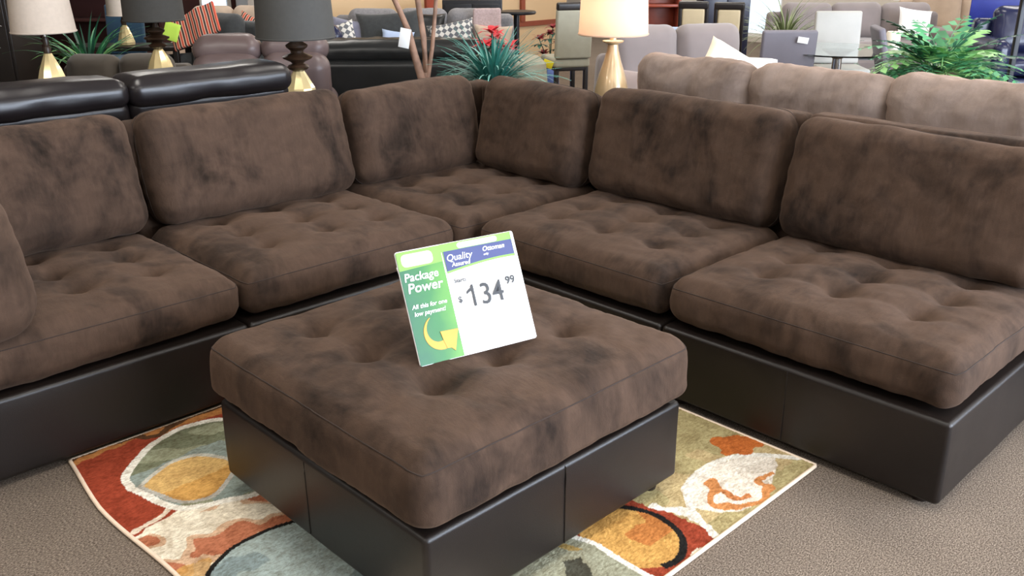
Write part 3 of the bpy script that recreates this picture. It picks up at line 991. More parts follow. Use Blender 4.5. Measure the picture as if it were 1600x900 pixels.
def pillow(name, label, size, mat, loc, rot, group=None, seed=1):
    """scatter cushion with pinched corners, flat in local xy"""
    a, b, th = size
    n = 14
    u = np.linspace(-1, 1, n + 1)
    U, V = np.meshgrid(u, u, indexing='ij')
    prof = th / 2 * np.sqrt(np.clip((1 - U ** 4) * (1 - V ** 4), 0, 1))
    pin = 1 - .10 * (1 - np.abs(U) ** 2) * np.abs(V) ** 6
    pin2 = 1 - .10 * (1 - np.abs(V) ** 2) * np.abs(U) ** 6
    X, Y = U * a / 2 * pin2, V * b / 2 * pin
    wv = fbm(np.stack([X.ravel(), Y.ravel(), 0 * X.ravel()], 1), seed, 16, 3).reshape(X.shape) * .008 * (prof / (th / 2))
    top = np.stack([X, Y, prof + wv], -1).reshape(-1, 3)
    bot = np.stack([X, Y, -prof + wv - .0006], -1).reshape(-1, 3)
    idx = np.arange((n + 1) ** 2).reshape(n + 1, n + 1)
    F = np.stack([idx[:-1, :-1], idx[1:, :-1], idx[1:, 1:], idx[:-1, 1:]], -1).reshape(-1, 4)
    e = idx[:, 0].tolist() + idx[-1, 1:].tolist() + idx[-2::-1, -1].tolist() + idx[0, -2:0:-1].tolist()
    k = (n + 1) ** 2
    side = [(e[i], e[i - 1], e[i - 1] + k, e[i] + k) for i in range(len(e))]
    me = MB().add(np.vstack([top, bot]), F.tolist() + (F[:, ::-1] + k).tolist() + side).mesh(name, mat, True, 0)
    o = thing(name, label, 'pillow', loc, 0, group, me)
    o.rotation_euler = rot
    return o

# black recliner sofa, its back to the camera, behind the left run
t = thing('recliner_sofa', 'glossy black leather reclining sofa with rolled headrests, behind the left run', 'sofa', (1.635, 4.60, 0), R(180))
soft('base', (1.62, .84, .34), M['blackleather'], t, (0, .03, .22), r=.04, crown=0)
for i, x in enumerate((.408, -.408)):
    soft('back_panel', (.806, .20, .82), M['blackleather'], t, (x, .37, .52), (R(-3), 0, 0), r=.05, seed=3 + i, crown=0, div=(14, 4, 10), wr=.004)
    soft('headrest', (.800, .27, .135), M['blackleather'], t, (x, .375, .948 - .004 * i), r=.048, seed=8 + i, crown=.012, div=(20, 6, 3), wr=.006)
    soft('seat_cushion', (.60, .62, .2), M['blackleather'], t, (x * .78, -.06, .45), seed=12 + i)
for s_ in (-1, 1):
    soft('arm', (.20, .74, .42), M['blackleather'], t, (s_ * .72, -.08, .41), r=.08, seed=15 + s_)
for x in (-.7, .7):
    for y in (-.3, .35):
        link('foot', lathe_mesh('foot', [(.022, 0), (.03, .06)], M['foot'], 10), t, (x, y, 0))

# taupe recliner, seen obliquely
t = thing('recliner_loveseat', 'taupe leather loveseat with double rolled backs, beyond the black recliner sofa', 'sofa', (3.12, 5.52, 0), R(145))
soft('base', (.84, .80, .36), M['taupeleather'], t, (0, 0, .23), r=.04, crown=0)
for i, x in enumerate((.205, -.205)):
    soft('back_cushion', (.405, .22, .50), M['taupeleather'], t, (x, .33, .69), (R(-8), 0, 0), r=.09, seed=21 + i, crown=.01, div=(12, 4, 8))
    soft('headrest', (.395, .20, .17), M['taupeleather'], t, (x, .28, .955), r=.075, seed=24 + i, crown=.012, div=(12, 5, 3))
    soft('seat_cushion', (.34, .6, .2), M['taupeleather'], t, (x * .8, -.08, .46), seed=27 + i)
for s_ in (-1, 1):
    soft('arm', (.14, .74, .40), M['taupeleather'], t, (s_ * .36, -.06, .42), r=.06, seed=30 + s_)

def leg_table(name, label, loc, w_, d_, h, mat, rz=0.0, cat='table', shelf=True):
    t = thing(name, label, cat, loc, rz)
    boxobj('top', (0, 0, h - .02), (w_, d_, .04), mat, t, .008)
    for x in (-1, 1):
        for y in (-1, 1):
            boxobj('leg', (x * (w_ / 2 - .035), y * (d_ / 2 - .035), (h - .04) / 2), (.05, .05, h - .04), mat, t, .006)
    if shelf:
        boxobj('shelf', (0, 0, .16), (w_ - .07, d_ - .07, .025), mat, t, .006)
    return t

def lamp(name, label, loc, shade_mat, base_mat, r_top, r_bot, z_bot, sh, body, neck, group=None, seg=10):
    """z values are above the table top"""
    t = thing(name, label, 'lamp', loc)
    prof = [(r_bot, z_bot), (r_top, z_bot + sh), (r_top - .004, z_bot + sh), (r_bot - .004, z_bot + .001), (r_bot, z_bot)]
    sh_ = link('lamp_shade', lathe_mesh('lamp_shade', prof, shade_mat, 40, 35, False), t)
    for r_, z_ in ((r_bot, z_bot + .006), (r_top, z_bot + sh - .006)):
        P = [(r_ * math.cos(a), r_ * math.sin(a), z_) for a in np.linspace(0, 2 * math.pi, 40, endpoint=False)]
        v, f = loop_tube(P, .005, 6)
        link('trim', MB().add(v, f).mesh('trim', shade_mat), sh_)
    link('body', lathe_mesh('body', body, base_mat, seg, 12 if seg < 16 else 40), t)
    if neck:
        link('neck', lathe_mesh('neck', neck, M['darkwood'], 24, 30), t)
    z0 = max(p[1] for p in (neck or body))
    link('stem', lathe_mesh('stem', [(.008, z0 - .01), (.008, z_bot + sh * .7)], M['chrome'], 10), t)
    return t

# dark shaded lamp in the middle left: tiered wooden neck over a faceted glass drop
leg_table('end_table', 'dark square end table carrying the large black-shaded lamp', (2.74, 4.515, 0), .46, .46, .72, M['espresso'])
lamp('table_lamp', 'large black drum-shaded lamp with tiered wood neck and faceted champagne base', (2.74, 4.515, .72), M['shade_dark'], M['gold'], .195, .212, .366, .34,
     [(.06, 0), (.092, .006), (.098, .04), (.082, .10), (.046, .165), (.028, .195)],
     [(.030, .190), (.050, .200), (.060, .212), (.050, .224), (.030, .230), (.040, .240), (.078, .258), (.082, .268), (.050, .282), (.034, .288), (.036, .300), (.058, .318), (.060, .330), (.034, .346), (.020, .352), (.014, .372)], seg=10)
# cream shaded lamp on the right with a slim ceramic bottle
leg_table('end_table', 'dark end table behind the corner cushions, under the cream-shaded bottle lamp', (4.25, 3.535, 0), .46, .46, .62, M['espresso'])
lamp('table_lamp', 'cream drum-shaded lamp with gold brown bottle base, right of the potted grass', (4.25, 3.535, .62), M['shade_lit'], M['bronze'], .185, .202, .445, .36,
     [(.075, 0), (.090, .012), (.105, .07), (.100, .13), (.078, .22), (.050, .30), (.034, .36), (.030, .39), (.060, .404), (.062, .412), (.02, .416), (.016, .45)], None, seg=28)
pl = bpy.data.lights.new('lamp_bulb', 'POINT')
pl.energy = 6.5
pl.color = (1.0, .88, .80)
pl.shadow_soft_size = .05
po = bpy.data.objects.new('lamp_bulb', pl)
po.location = (4.25, 3.535, 1.22)
COL.objects.link(po)
# white shaded lamp far left
leg_table('end_table', 'dark end table at far left under the white-shaded lamp', (2.06, 6.40, 0), .5, .5, .70, M['espresso'])
lamp('table_lamp', 'white drum-shaded lamp with gold faceted drop base at far left', (2.06, 6.40, .70), M['shade_white'], M['gold'], .165, .192, .345, .34,
     [(.045, 0), (.088, .006), (.092, .04), (.070, .11), (.038, .185), (.024, .215)], [(.022, .214), (.024, .25), (.018, .262), (.020, .29), (.014, .32)], seg=10)
# charcoal shaded lamp
leg_table('end_table', 'dark end table under the charcoal-shaded lamp, behind the recliner sofa', (2.70, 6.20, 0), .46, .46, .74, M['espresso'])
lamp('table_lamp', 'charcoal drum-shaded lamp with pale faceted drop base, left of the lime tag', (2.70, 6.20, .74), M['shade_dark'], M['gold'], .185, .195, .352, .34,
     [(.05, 0), (.082, .006), (.086, .04), (.070, .09), (.040, .150), (.026, .172)],
     [(.028, .170), (.056, .186), (.060, .196), (.034, .210), (.044, .222), (.080, .236), (.082, .246), (.036, .262), (.056, .282), (.058, .292), (.022, .310), (.014, .34)], seg=10)
# small far lamp on the console
leg_table('console_table', 'long dark console table at back left under the small white-shaded lamp', (3.55, 8.72, 0), 1.0, .4, .70, M['espresso'], VIEW)
lamp('table_lamp', 'small white-shaded lamp with gold base on the far console table', (3.50, 8.70, .70), M['shade_white'], M['gold'], .12, .135, .262, .26,
     [(.045, 0), (.075, .006), (.078, .03), (.058, .10), (.034, .16), (.022, .18)], [(.020, .18), (.026, .215), (.016, .235), (.014, .27)], seg=10)

# black tufted leather sofa, its back to the camera
t = thing('leather_sofa', 'black tufted leather sofa seen from behind, below the grey sofa', 'sofa', (4.47, 5.70, 0), AWAY)
soft('base', (1.40, .86, .36), M['black2'], t, (0, 0, .24), r=.04, crown=0)
soft('back_frame', (1.44, .17, .72), M['black2'], t, (0, .40, .42), r=.05, crown=0, seed=3, div=(20, 4, 10))
soft('tufted_back', (1.40, .30, .17), M['black2'], t, (0, .30, .825), r=.075, crown=.02, seed=6, div=(60, 14, 4), tufts=(tuple(np.linspace(-.6, .6, 9)), (-.02,)))
for s_ in (-1, 1):
    soft('arm', (.2, .80, .5), M['black2'], t, (s_ * .63, -.04, .43), r=.08, seed=8 + s_)
for i in (-1, 1):
    soft('seat_cushion', (.5, .62, .2), M['black2'], t, (i * .26, -.10, .47), seed=11 + i)
o = link('paper', box(MB(), (0, 0, 0), (.062, .003, .115), .001, seg=1).mesh('paper', M['white']), None, (3.345, 4.335, 1.055), (R(14), R(12), VIEW))
o.name = 'price_card'
o['label'] = 'white paper card hanging from the left driftwood stem'
o['category'] = 'card'

# grey sofa facing the camera
sofa('fabric_sofa', 'long grey fabric sofa facing camera behind the black tufted sofa', (5.60, 7.00, 0), VIEW, 1.75, M['grey'], 3, back_h=.92, cush_top=.97, arm_h=.66, arm_w=.16, seed=40)
def on_view(x, y, z, dx, dy=0.0):
    return (x + .717 * dx + .697 * dy, y - .697 * dx + .717 * dy, z)
GS = (5.60, 7.00)
PG = 'scatter pillows on the grey sofa'
pillow('scatter_pillow', 'lavender grey pillow at the left end of the grey sofa', (.40, .40, .16), M['lavender'], on_view(*GS, .72, -.66, -.06), (R(72), R(8), VIEW), PG, 2)
pillow('scatter_pillow', 'large charcoal pillow in the middle of the grey sofa, left of the trunk', (.62, .50, .18), M['charcoal'], on_view(*GS, .74, -.28, -.10), (R(74), R(-4), VIEW), PG, 3)
pillow('scatter_pillow', 'pale shiny blue grey pillow on the charcoal pillow', (.30, .26, .12), M['paleblue'], on_view(*GS, .70, -.20, -.27), (R(70), R(6), VIEW), PG, 4)
pillow('scatter_pillow', 'white patterned pillow beside the black lamp shade', (.34, .30, .14), M['diamond'], on_view(*GS, .74, -.72, -.30), (R(70), R(-18), VIEW), PG, 5)
pillow('scatter_pillow', 'grey lattice patterned pillow right of the tree trunk', (.44, .36, .15), M['diamond'], on_view(*GS, .72, .30, -.12), (R(68), R(-10), VIEW), PG, 6)
pillow('scatter_pillow', 'black pillow wedged behind the tree trunk', (.36, .42, .14), M['black2'], on_view(*GS, .76, .04, .0), (R(76), R(4), VIEW), PG, 7)
v, f, n_, _ = rounded((.26, .40, .05), .02, (6, 10, 1), 2)
v += n_ * (fbm(v, 4, 22, 3) * .008)[:, None]
o = thing('throw_blanket', 'mauve knitted throw folded over the right end of the grey sofa', 'blanket', on_view(*GS, .80, .62, .02), 0, None, MB().add(v, f).mesh('throw_blanket', M['mauve'], True, 0))
o.rotation_euler = (R(76), 0, VIEW)
pillow('scatter_pillow', 'plain beige pillow at the right end of the grey sofa', (.36, .34, .14), M['beige'], on_view(*GS, .70, .68, -.20), (R(72), R(3), VIEW), PG, 8)

# driftwood stems in a floor vase
t = thing('branch_vase', 'tall bare driftwood stems in a brown floor vase behind the corner cushions', 'vase', (3.47, 4.34, 0))
link('vase', lathe_mesh('vase', [(.07, 0), (.12, .08), (.13, .22), (.09, .40), (.06, .5), (.07, .53), (.055, .53), (.05, .45)], M['wood'], 28), t)
tube([(0, 0, .48), (.0, .0, .80), (-.03, .03, .95), (-.05, .05, 1.08), (-.075, .075, 1.17), (-.11, .10, 1.27), (-.14, .13, 1.6)], [.028, .026, .022, .019, .017, .016, .01], M['bark'], 'stem', t, 10)
tube([(.02, 0, .48), (.02, -.01, .85), (.01, -.01, 1.05), (-.01, .01, 1.28), (-.03, .02, 1.75)], [.022, .020, .018, .017, .009], M['bark'], 'stem', t, 10)
tube([(.03, -.02, .48), (.02, -.02, .80), (.05, -.04, 1.0), (.075, -.06, 1.28), (.12, -.10, 1.7)], [.016, .014, .012, .012, .007], M['bark'], 'stem', t, 10)

# plants
def blade_mesh(name, mat, L, wid, bend, seg=7):
    V, F = [], []
    for i in range(seg + 1):
        t_ = i / seg
        x = L * (math.sin(bend * t_) / bend if bend > 1e-3 else t_)
        z = L * ((1 - math.cos(bend * t_)) / bend if bend > 1e-3 else 0)
        ww = wid * (1 - t_ ** 2.2) * (.6 + .4 * min(1, t_ * 4))
        # grows up along z, droops towards +x
        V += [(z, -ww, x), (z, ww, x), (z - .002, 0, x - ww * .25)]
    for i in range(seg):
        a, b = 3 * i, 3 * i + 3
        F += [(a, a + 2, b + 2, b), (a + 2, a + 1, b + 1, b + 2)]
    return MB().add(V, F).mesh(name, mat, True, 0)

def frond_mesh(name, mat, L, wid, bend, n=9):
    mb = MB()
    pts = []
    for i in range(13):
        t_ = i / 12
        pts.append((L * (1 - math.cos(bend * t_)) / bend, 0, L * math.sin(bend * t_) / bend))
    v, f = loop_tube(pts, np.linspace(.004, .0015, 13), 4, False)
    mb.add(v, f)
    for i in range(1, n + 1):
        t_ = .15 + .85 * i / n
        p = Vector((L * (1 - math.cos(bend * t_)) / bend, 0, L * math.sin(bend * t_) / bend))
        d = Vector((math.sin(bend * t_), 0, math.cos(bend * t_)))
        l_ = wid * math.sin(math.pi * (.12 + .80 * t_)) * 1.05
        for s_ in (-1, 1):
            q = p + Vector((0, s_ * l_, 0)) + d * l_ * .55 - Vector((0, 0, .12 * l_))
            m_ = (p + q) / 2
            nrm = d * (.26 * l_)
            mb.add([tuple(p), tuple(m_ + nrm + Vector((0, 0, .006))), tuple(q), tuple(m_ - nrm * .7)], [(0, 1, 2), (0, 2, 3)])
    return mb.mesh(name, mat, True, 0)

def plant(name, label, loc, pot_h, pot_r, pot_mat, blades, count, spread, zmin=.0, part='blade', seed=1, scale=(.8, 1.15)):
    t = thing(name, label, 'plant', loc)
    link('pot', lathe_mesh('pot', [(pot_r * .7, 0), (pot_r, pot_h * .85), (pot_r * 1.06, pot_h), (pot_r * .92, pot_h), (pot_r * .85, pot_h * .8), (.01, pot_h * .78)], pot_mat, 24), t)
    rs = random.Random(seed)
    for i in range(count):
        o = link(part, blades[i % len(blades)], t)
        a = i * 2.39996 + rs.uniform(-.3, .3)
        lean = spread * (i / count) ** .7 + rs.uniform(-.08, .08)
        r_ = pot_r * .55 * math.sqrt(i / count)
        o.matrix_local = Matrix.Translation((r_ * math.cos(a), r_ * math.sin(a), pot_h * .8)) @ Matrix.Rotation(a, 4, 'Z') @ Matrix.Rotation(lean, 4, 'Y') @ Matrix.Scale(rs.uniform(*scale), 4)
    return t

g1 = blade_mesh('blade', M['grass_teal'], .40, .010, 1.0)
g2 = blade_mesh('blade', M['grass_teal_light'], .36, .009, 1.6)
g3 = blade_mesh('blade', M['grass_teal'], .38, .010, .5)
leg_table('plant_table', 'dark square stand under the teal grass plant behind the sectional corner', (3.80, 4.08, 0), .34, .34, .62, M['espresso'])
plant('grass_plant', 'teal green bushy grass plant standing behind the sectional corner', (3.80, 4.08, .62), .16, .085, M['wicker'], [g1, g2, g3, g1, g2], 260, 1.05, seed=3)
for nm, lab, loc, mat, k in (('poinsettia', 'bright red silk poinsettia behind the teal grass plant', (4.09, 4.40, 0), M['red'], 1.0), ('poinsettia', 'dark crimson poinsettia hanging before the beige wall', (6.96, 6.62, 0), M['darkred'], .9)):
    t = thing(nm, lab, 'flower', loc)
    h_ = 1.03 if k == 1.0 else .62
    link('pot', lathe_mesh('pot', [(.07, 0), (.10, h_ - .28), (.11, h_ - .26), (.09, h_ - .26), (.01, h_ - .30)], M['wicker'], 18), t)
    pet = MB()
    V = [(0, 0, 0), (.03, -.022, .012), (.075, -.020, .010), (.115, 0, -.012), (.075, .020, .010), (.03, .022, .012)]
    pet.add(V, [(0, 1, 5), (1, 2, 4, 5), (2, 3, 4)])
    pm = pet.mesh('petal', mat, True, 0)
    lm = MB().add(V, [(0, 1, 5), (1, 2, 4, 5), (2, 3, 4)]).mesh('leaf', M['leaf_dark'], True, 0)
    rs = random.Random(4 + int(k * 10))
    heads = [(0, 0, h_), (.09, .07, h_ - .05), (-.10, -.05, h_ - .07), (.05, -.10, h_ - .10)] if k == 1.0 else [(0, 0, h_ + .08), (.07, -.05, h_ - .02), (-.09, .06, h_ + .03), (-.04, .05, h_ - .12), (.02, -.02, h_ + .14)]
    for hx, hy, hz in heads:
        tube([(0, 0, h_ - .30), (hx * .6, hy * .6, hz - .1), (hx, hy, hz)], .005, M['leaf_dark'], 'stalk', t, 5)
        for i in range(11):
            o = link('petal', pm, t)
            o.matrix_local = Matrix.Translation((hx, hy, hz)) @ Matrix.Rotation(i * 2.399, 4, 'Z') @ Matrix.Rotation(-.7 + .07 * i, 4, 'Y') @ Matrix.Scale(rs.uniform(.7, 1.0), 4)
        for i in range(5):
            o = link('leaf', lm, t)
            o.matrix_local = Matrix.Translation((hx, hy, hz - .05)) @ Matrix.Rotation(i * 1.3, 4, 'Z') @ Matrix.Rotation(.2, 4, 'Y')

# pale pouf, blue pouf, pedestal, by the beige wall
t = thing('fabric_pouf', 'blue fabric pouf with a white top on the floor before the beige wall', 'pouf', (6.60, 6.42, 0))
link('body', lathe_mesh('body', [(.15, 0), (.19, .04), (.205, .2), (.19, .38), (.15, .43)], M['blue'], 28), t)
link('top_cushion', lathe_mesh('top_cushion', [(.02, .425), (.15, .425), (.165, .44), (.14, .475), (.05, .49), (.005, .492)], M['paleblue'], 28), t)
t = thing('fabric_pouf', 'grey green fabric pouf between the teal grass and the blue pouf', 'pouf', (5.82, 5.84, 0))
link('body', lathe_mesh('body', [(.15, 0), (.20, .05), (.21, .35), (.19, .58), (.12, .64), (.01, .65)], M['sage'], 28), t)
boxobj('tag', (.14, -.15, .57), (.09, .003, .07), M['yellow'], t, .001, (R(12), R(20), VIEW), 1)
t = thing('pedestal_table', 'black pedestal table with thin round top before the beige wall', 'table', (6.72, 6.86, 0))
link('top', lathe_mesh('top', [(.02, .90), (.19, .90), (.20, .915), (.19, .93), (.01, .93)], M['blackmetal'], 32), t)
link('pole', lathe_mesh('pole', [(.03, .02), (.03, .90)], M['blackmetal'], 14), t)
link('foot', lathe_mesh('foot', [(.17, 0), (.17, .015), (.03, .03)], M['blackmetal'], 28), t)

# upholstered dining chairs
def chair(label, loc, rz, pad, wood, seat_h=.47, back_h=.98, wd=.46, name='dining_chair', wrap=True, group=None, tilt=6, top_rail=False, thick=.06):
    """front faces local -y"""
    t = thing(name, label, 'chair', loc, rz, group)
    boxobj('seat', (0, 0, seat_h - .04), (wd, .46, .08), pad, t, .025)
    bh = back_h - seat_h
    boxobj('backrest', (0, .225 + math.sin(R(tilt)) * bh / 2, seat_h + bh / 2), (wd if wrap else wd - .07, thick, bh), pad, t, .022, (R(-tilt), 0, 0))
    boxobj('apron', (0, 0, seat_h - .095), (wd - .03, .42, .03), wood, t, .005)
    for x in (-1, 1):
        for y in (-1, 1):
            boxobj('leg', (x * (wd / 2 - .03), y * .19, (seat_h - .08) / 2), (.04, .04, seat_h - .08), wood, t, .006)
        if not wrap:
            boxobj('stile', (x * (wd / 2 - .018), .225 + math.sin(R(tilt)) * bh / 2, seat_h + bh / 2), (.036, .05, bh + .04), wood, t, .012, (R(-tilt), 0, 0))
    if top_rail:
        boxobj('top_rail', (0, .225 + math.sin(R(tilt)) * (bh + .04), seat_h + bh + .02), (wd, .055, .07), wood, t, .018, (R(-tilt), 0, 0))
    return t
chair('sage linen parsons chair with dark legs, seen from behind before the beige wall', (6.33, 5.83, 0), R(150), M['sage'], M['espresso'], .60, 1.03, .335, top_rail=True)

# brown sofa right behind the right run, facing away
t = thing('mocha_sofa', 'mocha brown sofa with slouchy loose back pillows right behind the right run', 'sofa', (4.02, 1.70, 0), R(90))
soft('base', (2.66, .88, .24), M['suede_far'], t, (0, 0, .19), r=.04, crown=0)
soft('back_frame', (2.66, .16, .74), M['suede_far'], t, (0, .375, .45), r=.05, crown=0, seed=3, div=(20, 4, 10))
for x in (-1, 1):
    for y in (-.36, .36):
        link('foot', lathe_mesh('foot', [(.022, 0), (.03, .075)], M['foot'], 10), t, (x * 1.2, y, 0))
for i, (ya, yb) in enumerate(((2.985, 2.315), (2.315, 1.665), (1.665, 1.005), (1.005, .39))):
    cw = ya - yb
    x = (ya + yb) / 2 - 1.70
    soft('seat_cushion', (cw - .01, .66, .2), M['suede_far'], t, (x, -.10, .41), r=.07, seed=70 + i)
    v, f, idx = cushion((cw + .015, .54, .25), .115, (26, 18, 6), seed=80 + i, crown=.025, bulge=.012, wrinkle=.012, wscale=11, seg=6)
    # the ends pinch up into little ears
    u_ = np.abs(v[:, 0] / ((cw + .015) / 2))
    v[:, 1] += np.where(v[:, 1] > 0, .022 * u_ ** 6, 0)
    link('back_pillow', MB().add(v, f).mesh('back_pillow', M['suede_far'], True, 0), t, (x, .155, .775 + (-.016, -.010, .004, .0)[i]), (R(82), 0, R((-2, 1, -1, 2)[i])))
for s_ in (-1, 1):
    soft('arm', (.04, .80, .46), M['suede_far'], t, (s_ * 1.33, -.04, .36), r=.02, seed=90 + s_, crown=0)
pillow('scatter_pillow', 'white pillow lying on the mocha sofa, left of the steel grey chair', (.36, .32, .13), M['white'], (4.55, 2.78, .84), (R(40), 0, R(-40)), None, 11)
pillow('scatter_pillow', 'small striped white pillow corner behind the white pillow on the mocha sofa', (.30, .28, .12), M['cream'], (4.66, 3.03, .88), (R(58), R(30), R(-50)), None, 12)

# grey loveseat beyond, two back cushions towards the camera
sofa('grey_loveseat', 'mauve grey loveseat with two plump back cushions, right of the cream-shaded lamp', (5.80, 4.14, 0), R(-36), 1.16, M['mauvegrey'], 2, back_h=.76, cush_top=.965, arm_h=.58, arm_w=.08, cush_t=.22, seed=100)
pillow('scatter_pillow', 'mauve pillow beside the base of the cream-shaded lamp', (.40, .34, .14), M['mauvegrey'], (4.62, 3.66, .66), (R(66), R(8), R(-40)), None, 13)
pillow('scatter_pillow', 'crumpled small white pillow between bottle lamp and mocha sofa', (.20, .16, .09), M['white'], (4.36, 3.14, .80), (R(60), R(25), R(-45)), None, 14)

# glass dining table with chairs
t = thing('glass_table', 'round glass dining table with a chrome pedestal, right of the loveseat', 'table', (7.84, 3.95, 0))
link('top', lathe_mesh('top', [(.0, .670), (.575, .670), (.582, .676), (.575, .682), (.0, .682)], M['glass_table'], 48, 30, False), t)
link('pedestal', lathe_mesh('pedestal', [(.26, 0), (.26, .015), (.05, .04), (.04, .60), (.14, .668)], M['chrome'], 28), t)
chair('steel grey vinyl chair with a white tag at the glass table', (7.37, 4.25, 0), R(135), M['steelgrey'], M['blackmetal'], .46, .88, .46)
boxobj('tag', (-.10, .315, .80), (.09, .003, .05), M['white'], bpy.data.objects['dining_chair.001'], .001, (R(-6), R(-8), 0), 1)
chair('pale grey vinyl chair on the far side of the glass table', (8.42, 4.20, 0), R(-48), M['palegrey'], M['blackmetal'], .46, .95, .44)
chair('grey bentwood chair seen edge on, right of the glass table', (7.80, 3.24, 0), R(35), M['steelgrey'], M['steelgrey'], .46, .92, .42, tilt=14)
t = thing('pillar_candle', 'thick cream pillar candle on the glass table near the fern', 'candle', (8.17, 3.62, .682))
link('wax', lathe_mesh('wax', [(.055, 0), (.060, .01), (.062, .13), (.055, .15), (.02, .142), (.003, .14)], M['cream'], 24), t)
link('wick', lathe_mesh('wick', [(.003, .138), (.002, .165)], M['blackmetal'], 6), t)
chair('tan padded dining chair with dark frame, left one by the navy cabinet', (8.00, 5.60, 0), R(122), M['tan'], M['espresso'], .48, .98, .29, wrap=False, top_rail=True, tilt=12)
chair('tan padded dining chair with dark frame, right one before the navy cabinet', (8.27, 5.37, 0), R(122), M['tan'], M['espresso'], .48, .97, .29, wrap=False, top_rail=True, tilt=14)
chair('pale blue vinyl chair behind the grey loveseat', (6.88, 4.82, 0), R(125), M['paleblue'], M['blackmetal'], .46, .90, .46)

def cabinet(name, label, loc, rz, w_, d_, h, mat, doors=2, cat='cabinet', shelves=0, items=None):
    t = thing(name, label, cat, loc, rz)
    if shelves:
        for x in (-1, 1):
            boxobj('side_panel', (x * (w_ / 2 - .015), 0, h / 2), (.03, d_, h), mat, t, .003, seg=1)
        boxobj('back_panel', (0, d_ / 2 - .01, h / 2), (w_ - .06, .015, h - .02), mat, t, .002, seg=1)
        for i in range(shelves + 1):
            boxobj('shelf', (0, -.005, .03 + (h - .05) * i / shelves), (w_ - .06, d_ - .03, .028), mat, t, .003, seg=1)
    else:
        boxobj('carcass', (0, 0, h / 2), (w_, d_, h), mat, t, .008)
        for i in range(doors):
            dw = (w_ - .04) / doors
            x = -w_ / 2 + .02 + dw * (i + .5)
            do = boxobj('door', (x, -d_ / 2 - .008, h / 2 + .02), (dw - .008, .016, h - .12), mat, t, .005)
            boxobj('handle', ((dw / 2 - .05) * (1 if i % 2 == 0 else -1), -.018, .05), (.012, .018, .14), M['chrome'], do, .004)
    return t
cabinet('tall_cabinet', 'tall navy lacquer cabinet behind the tan dining chairs', (9.12, 6.02, 0), VIEW, .52, .4, 1.5, M['navy'])
cabinet('bookcase', 'cherry wood bookcase with open shelves right of the cream lamp shade', (8.42, 6.40, 0), VIEW, .48, .3, 1.25, M['redwood'], shelves=4, cat='bookcase')
for i, (dx, hgt, mat) in enumerate(((-.13, .16, M['wicker']), (.02, .12, M['charcoal']), (.14, .18, M['olive']))):
    o = boxobj('storage_box', on_view(8.42, 6.40, .358 + .0 + hgt / 2 + .0, dx, -.02), (.11, .16, hgt), mat, None, .008, (0, 0, VIEW))
    o['label'] = ('brown wicker box at left on the cherry bookcase shelf', 'low charcoal box in the middle of the cherry bookcase shelf', 'tall olive box at right on the cherry bookcase shelf')[i]
    o['category'] = 'box'
    o['group'] = 'boxes on the cherry bookcase'
cabinet('media_cabinet', 'black media cabinet rising behind the right half of the grey sofa', (6.75, 7.55, 0), VIEW, .62, .4, 1.02, M['blackmetal'])
cabinet('tall_cabinet', 'black armoire at the far left edge behind the white-shaded lamp', (2.30, 9.3, 0), VIEW, 1.15, .5, 1.7, M['espresso'])
cabinet('bookcase', 'dark mahogany bookcase at back left, behind the spiky green plant', (4.3, 11.3, 0), VIEW, 1.5, .35, 1.5, M['walldark'], shelves=4, cat='bookcase')

# left background
sofa('olive_sofa', 'olive brown rounded sofa behind the black recliner at far left', (2.72, 7.10, 0), VIEW, 1.0, M['olive'], 2, depth=.8, back_h=.70, cush_top=.77, arm_h=.56, arm_w=.1, seed=120)
sofa('charcoal_chair', 'charcoal armchair with a striped throw over its back', (3.98, 8.10, 0), R(-70), .80, M['charcoal'], 1, depth=.84, back_h=.90, cush_top=.96, arm_h=.60, arm_w=.14, seed=130, cat='chair')
v, f, n_, _ = rounded((.46, .30, .03), .012, (14, 10, 1), 2)
v[:, 2] += .02 * np.sin(v[:, 0] * 26) * .5
o = thing('striped_throw', 'red and cream striped throw draped over the charcoal armchair', 'blanket', (3.76, 7.84, .90), 0, None, MB().add(v, f).mesh('striped_throw', M['throw'], True, 0))
o.rotation_euler = (R(58), R(-24), R(-48))
v, f, n_, _ = rounded((.13, .004, .15), .002, (4, 1, 4), 1)
o = thing('sale_tag', 'lime green sale tag pinned to the charcoal armchair', 'tag', (3.55, 7.84, .87), 0, None, MB().add(v, f).mesh('sale_tag', M['lime']))
o.rotation_euler = (R(-10), R(18), VIEW)
sofa('beige_sofa', 'beige fabric sofa far behind the taupe loveseat, below the white window', (4.90, 9.40, 0), VIEW, 1.15, M['beige'], 2, back_h=.86, cush_top=.93, arm_h=.6, arm_w=.12, seed=140)
pillow('scatter_pillow', 'red and white patterned pillow on the beige sofa', (.36, .34, .13), M['throw'], on_view(4.90, 9.40, .70, .30, -.22), (R(70), R(25), VIEW), None, 16)
t = chair('teal blue upholstered chair beyond the spiky green plant', (3.90, 9.92, 0), VIEW, M['teal'], M['espresso'], .47, .98, .40)
b1 = blade_mesh('blade', M['leaf'], .58, .014, 1.3)
b2_ = blade_mesh('blade', M['leaf_light'], .54, .014, 1.8)
b3 = blade_mesh('blade', M['leaf_dark'], .56, .013, .8)
plant('spider_plant', 'green arching spiky plant in a grey pot right of the white-shaded lamp', (2.96, 8.22, 0), .62, .11, M['charcoal'], [b1, b2_, b1, b3], 64, .55, seed=8, scale=(.9, 1.3))
t = thing('flower_bunch', 'bunch of white silk flowers at far left beside the white lamp shade', 'flower', (1.86, 7.02, 0))
link('vase', lathe_mesh('vase', [(.05, 0), (.08, .1), (.09, .5), (.05, .74), (.06, .78), (.045, .78), (.04, .70)], M['blackmetal'], 20), t)
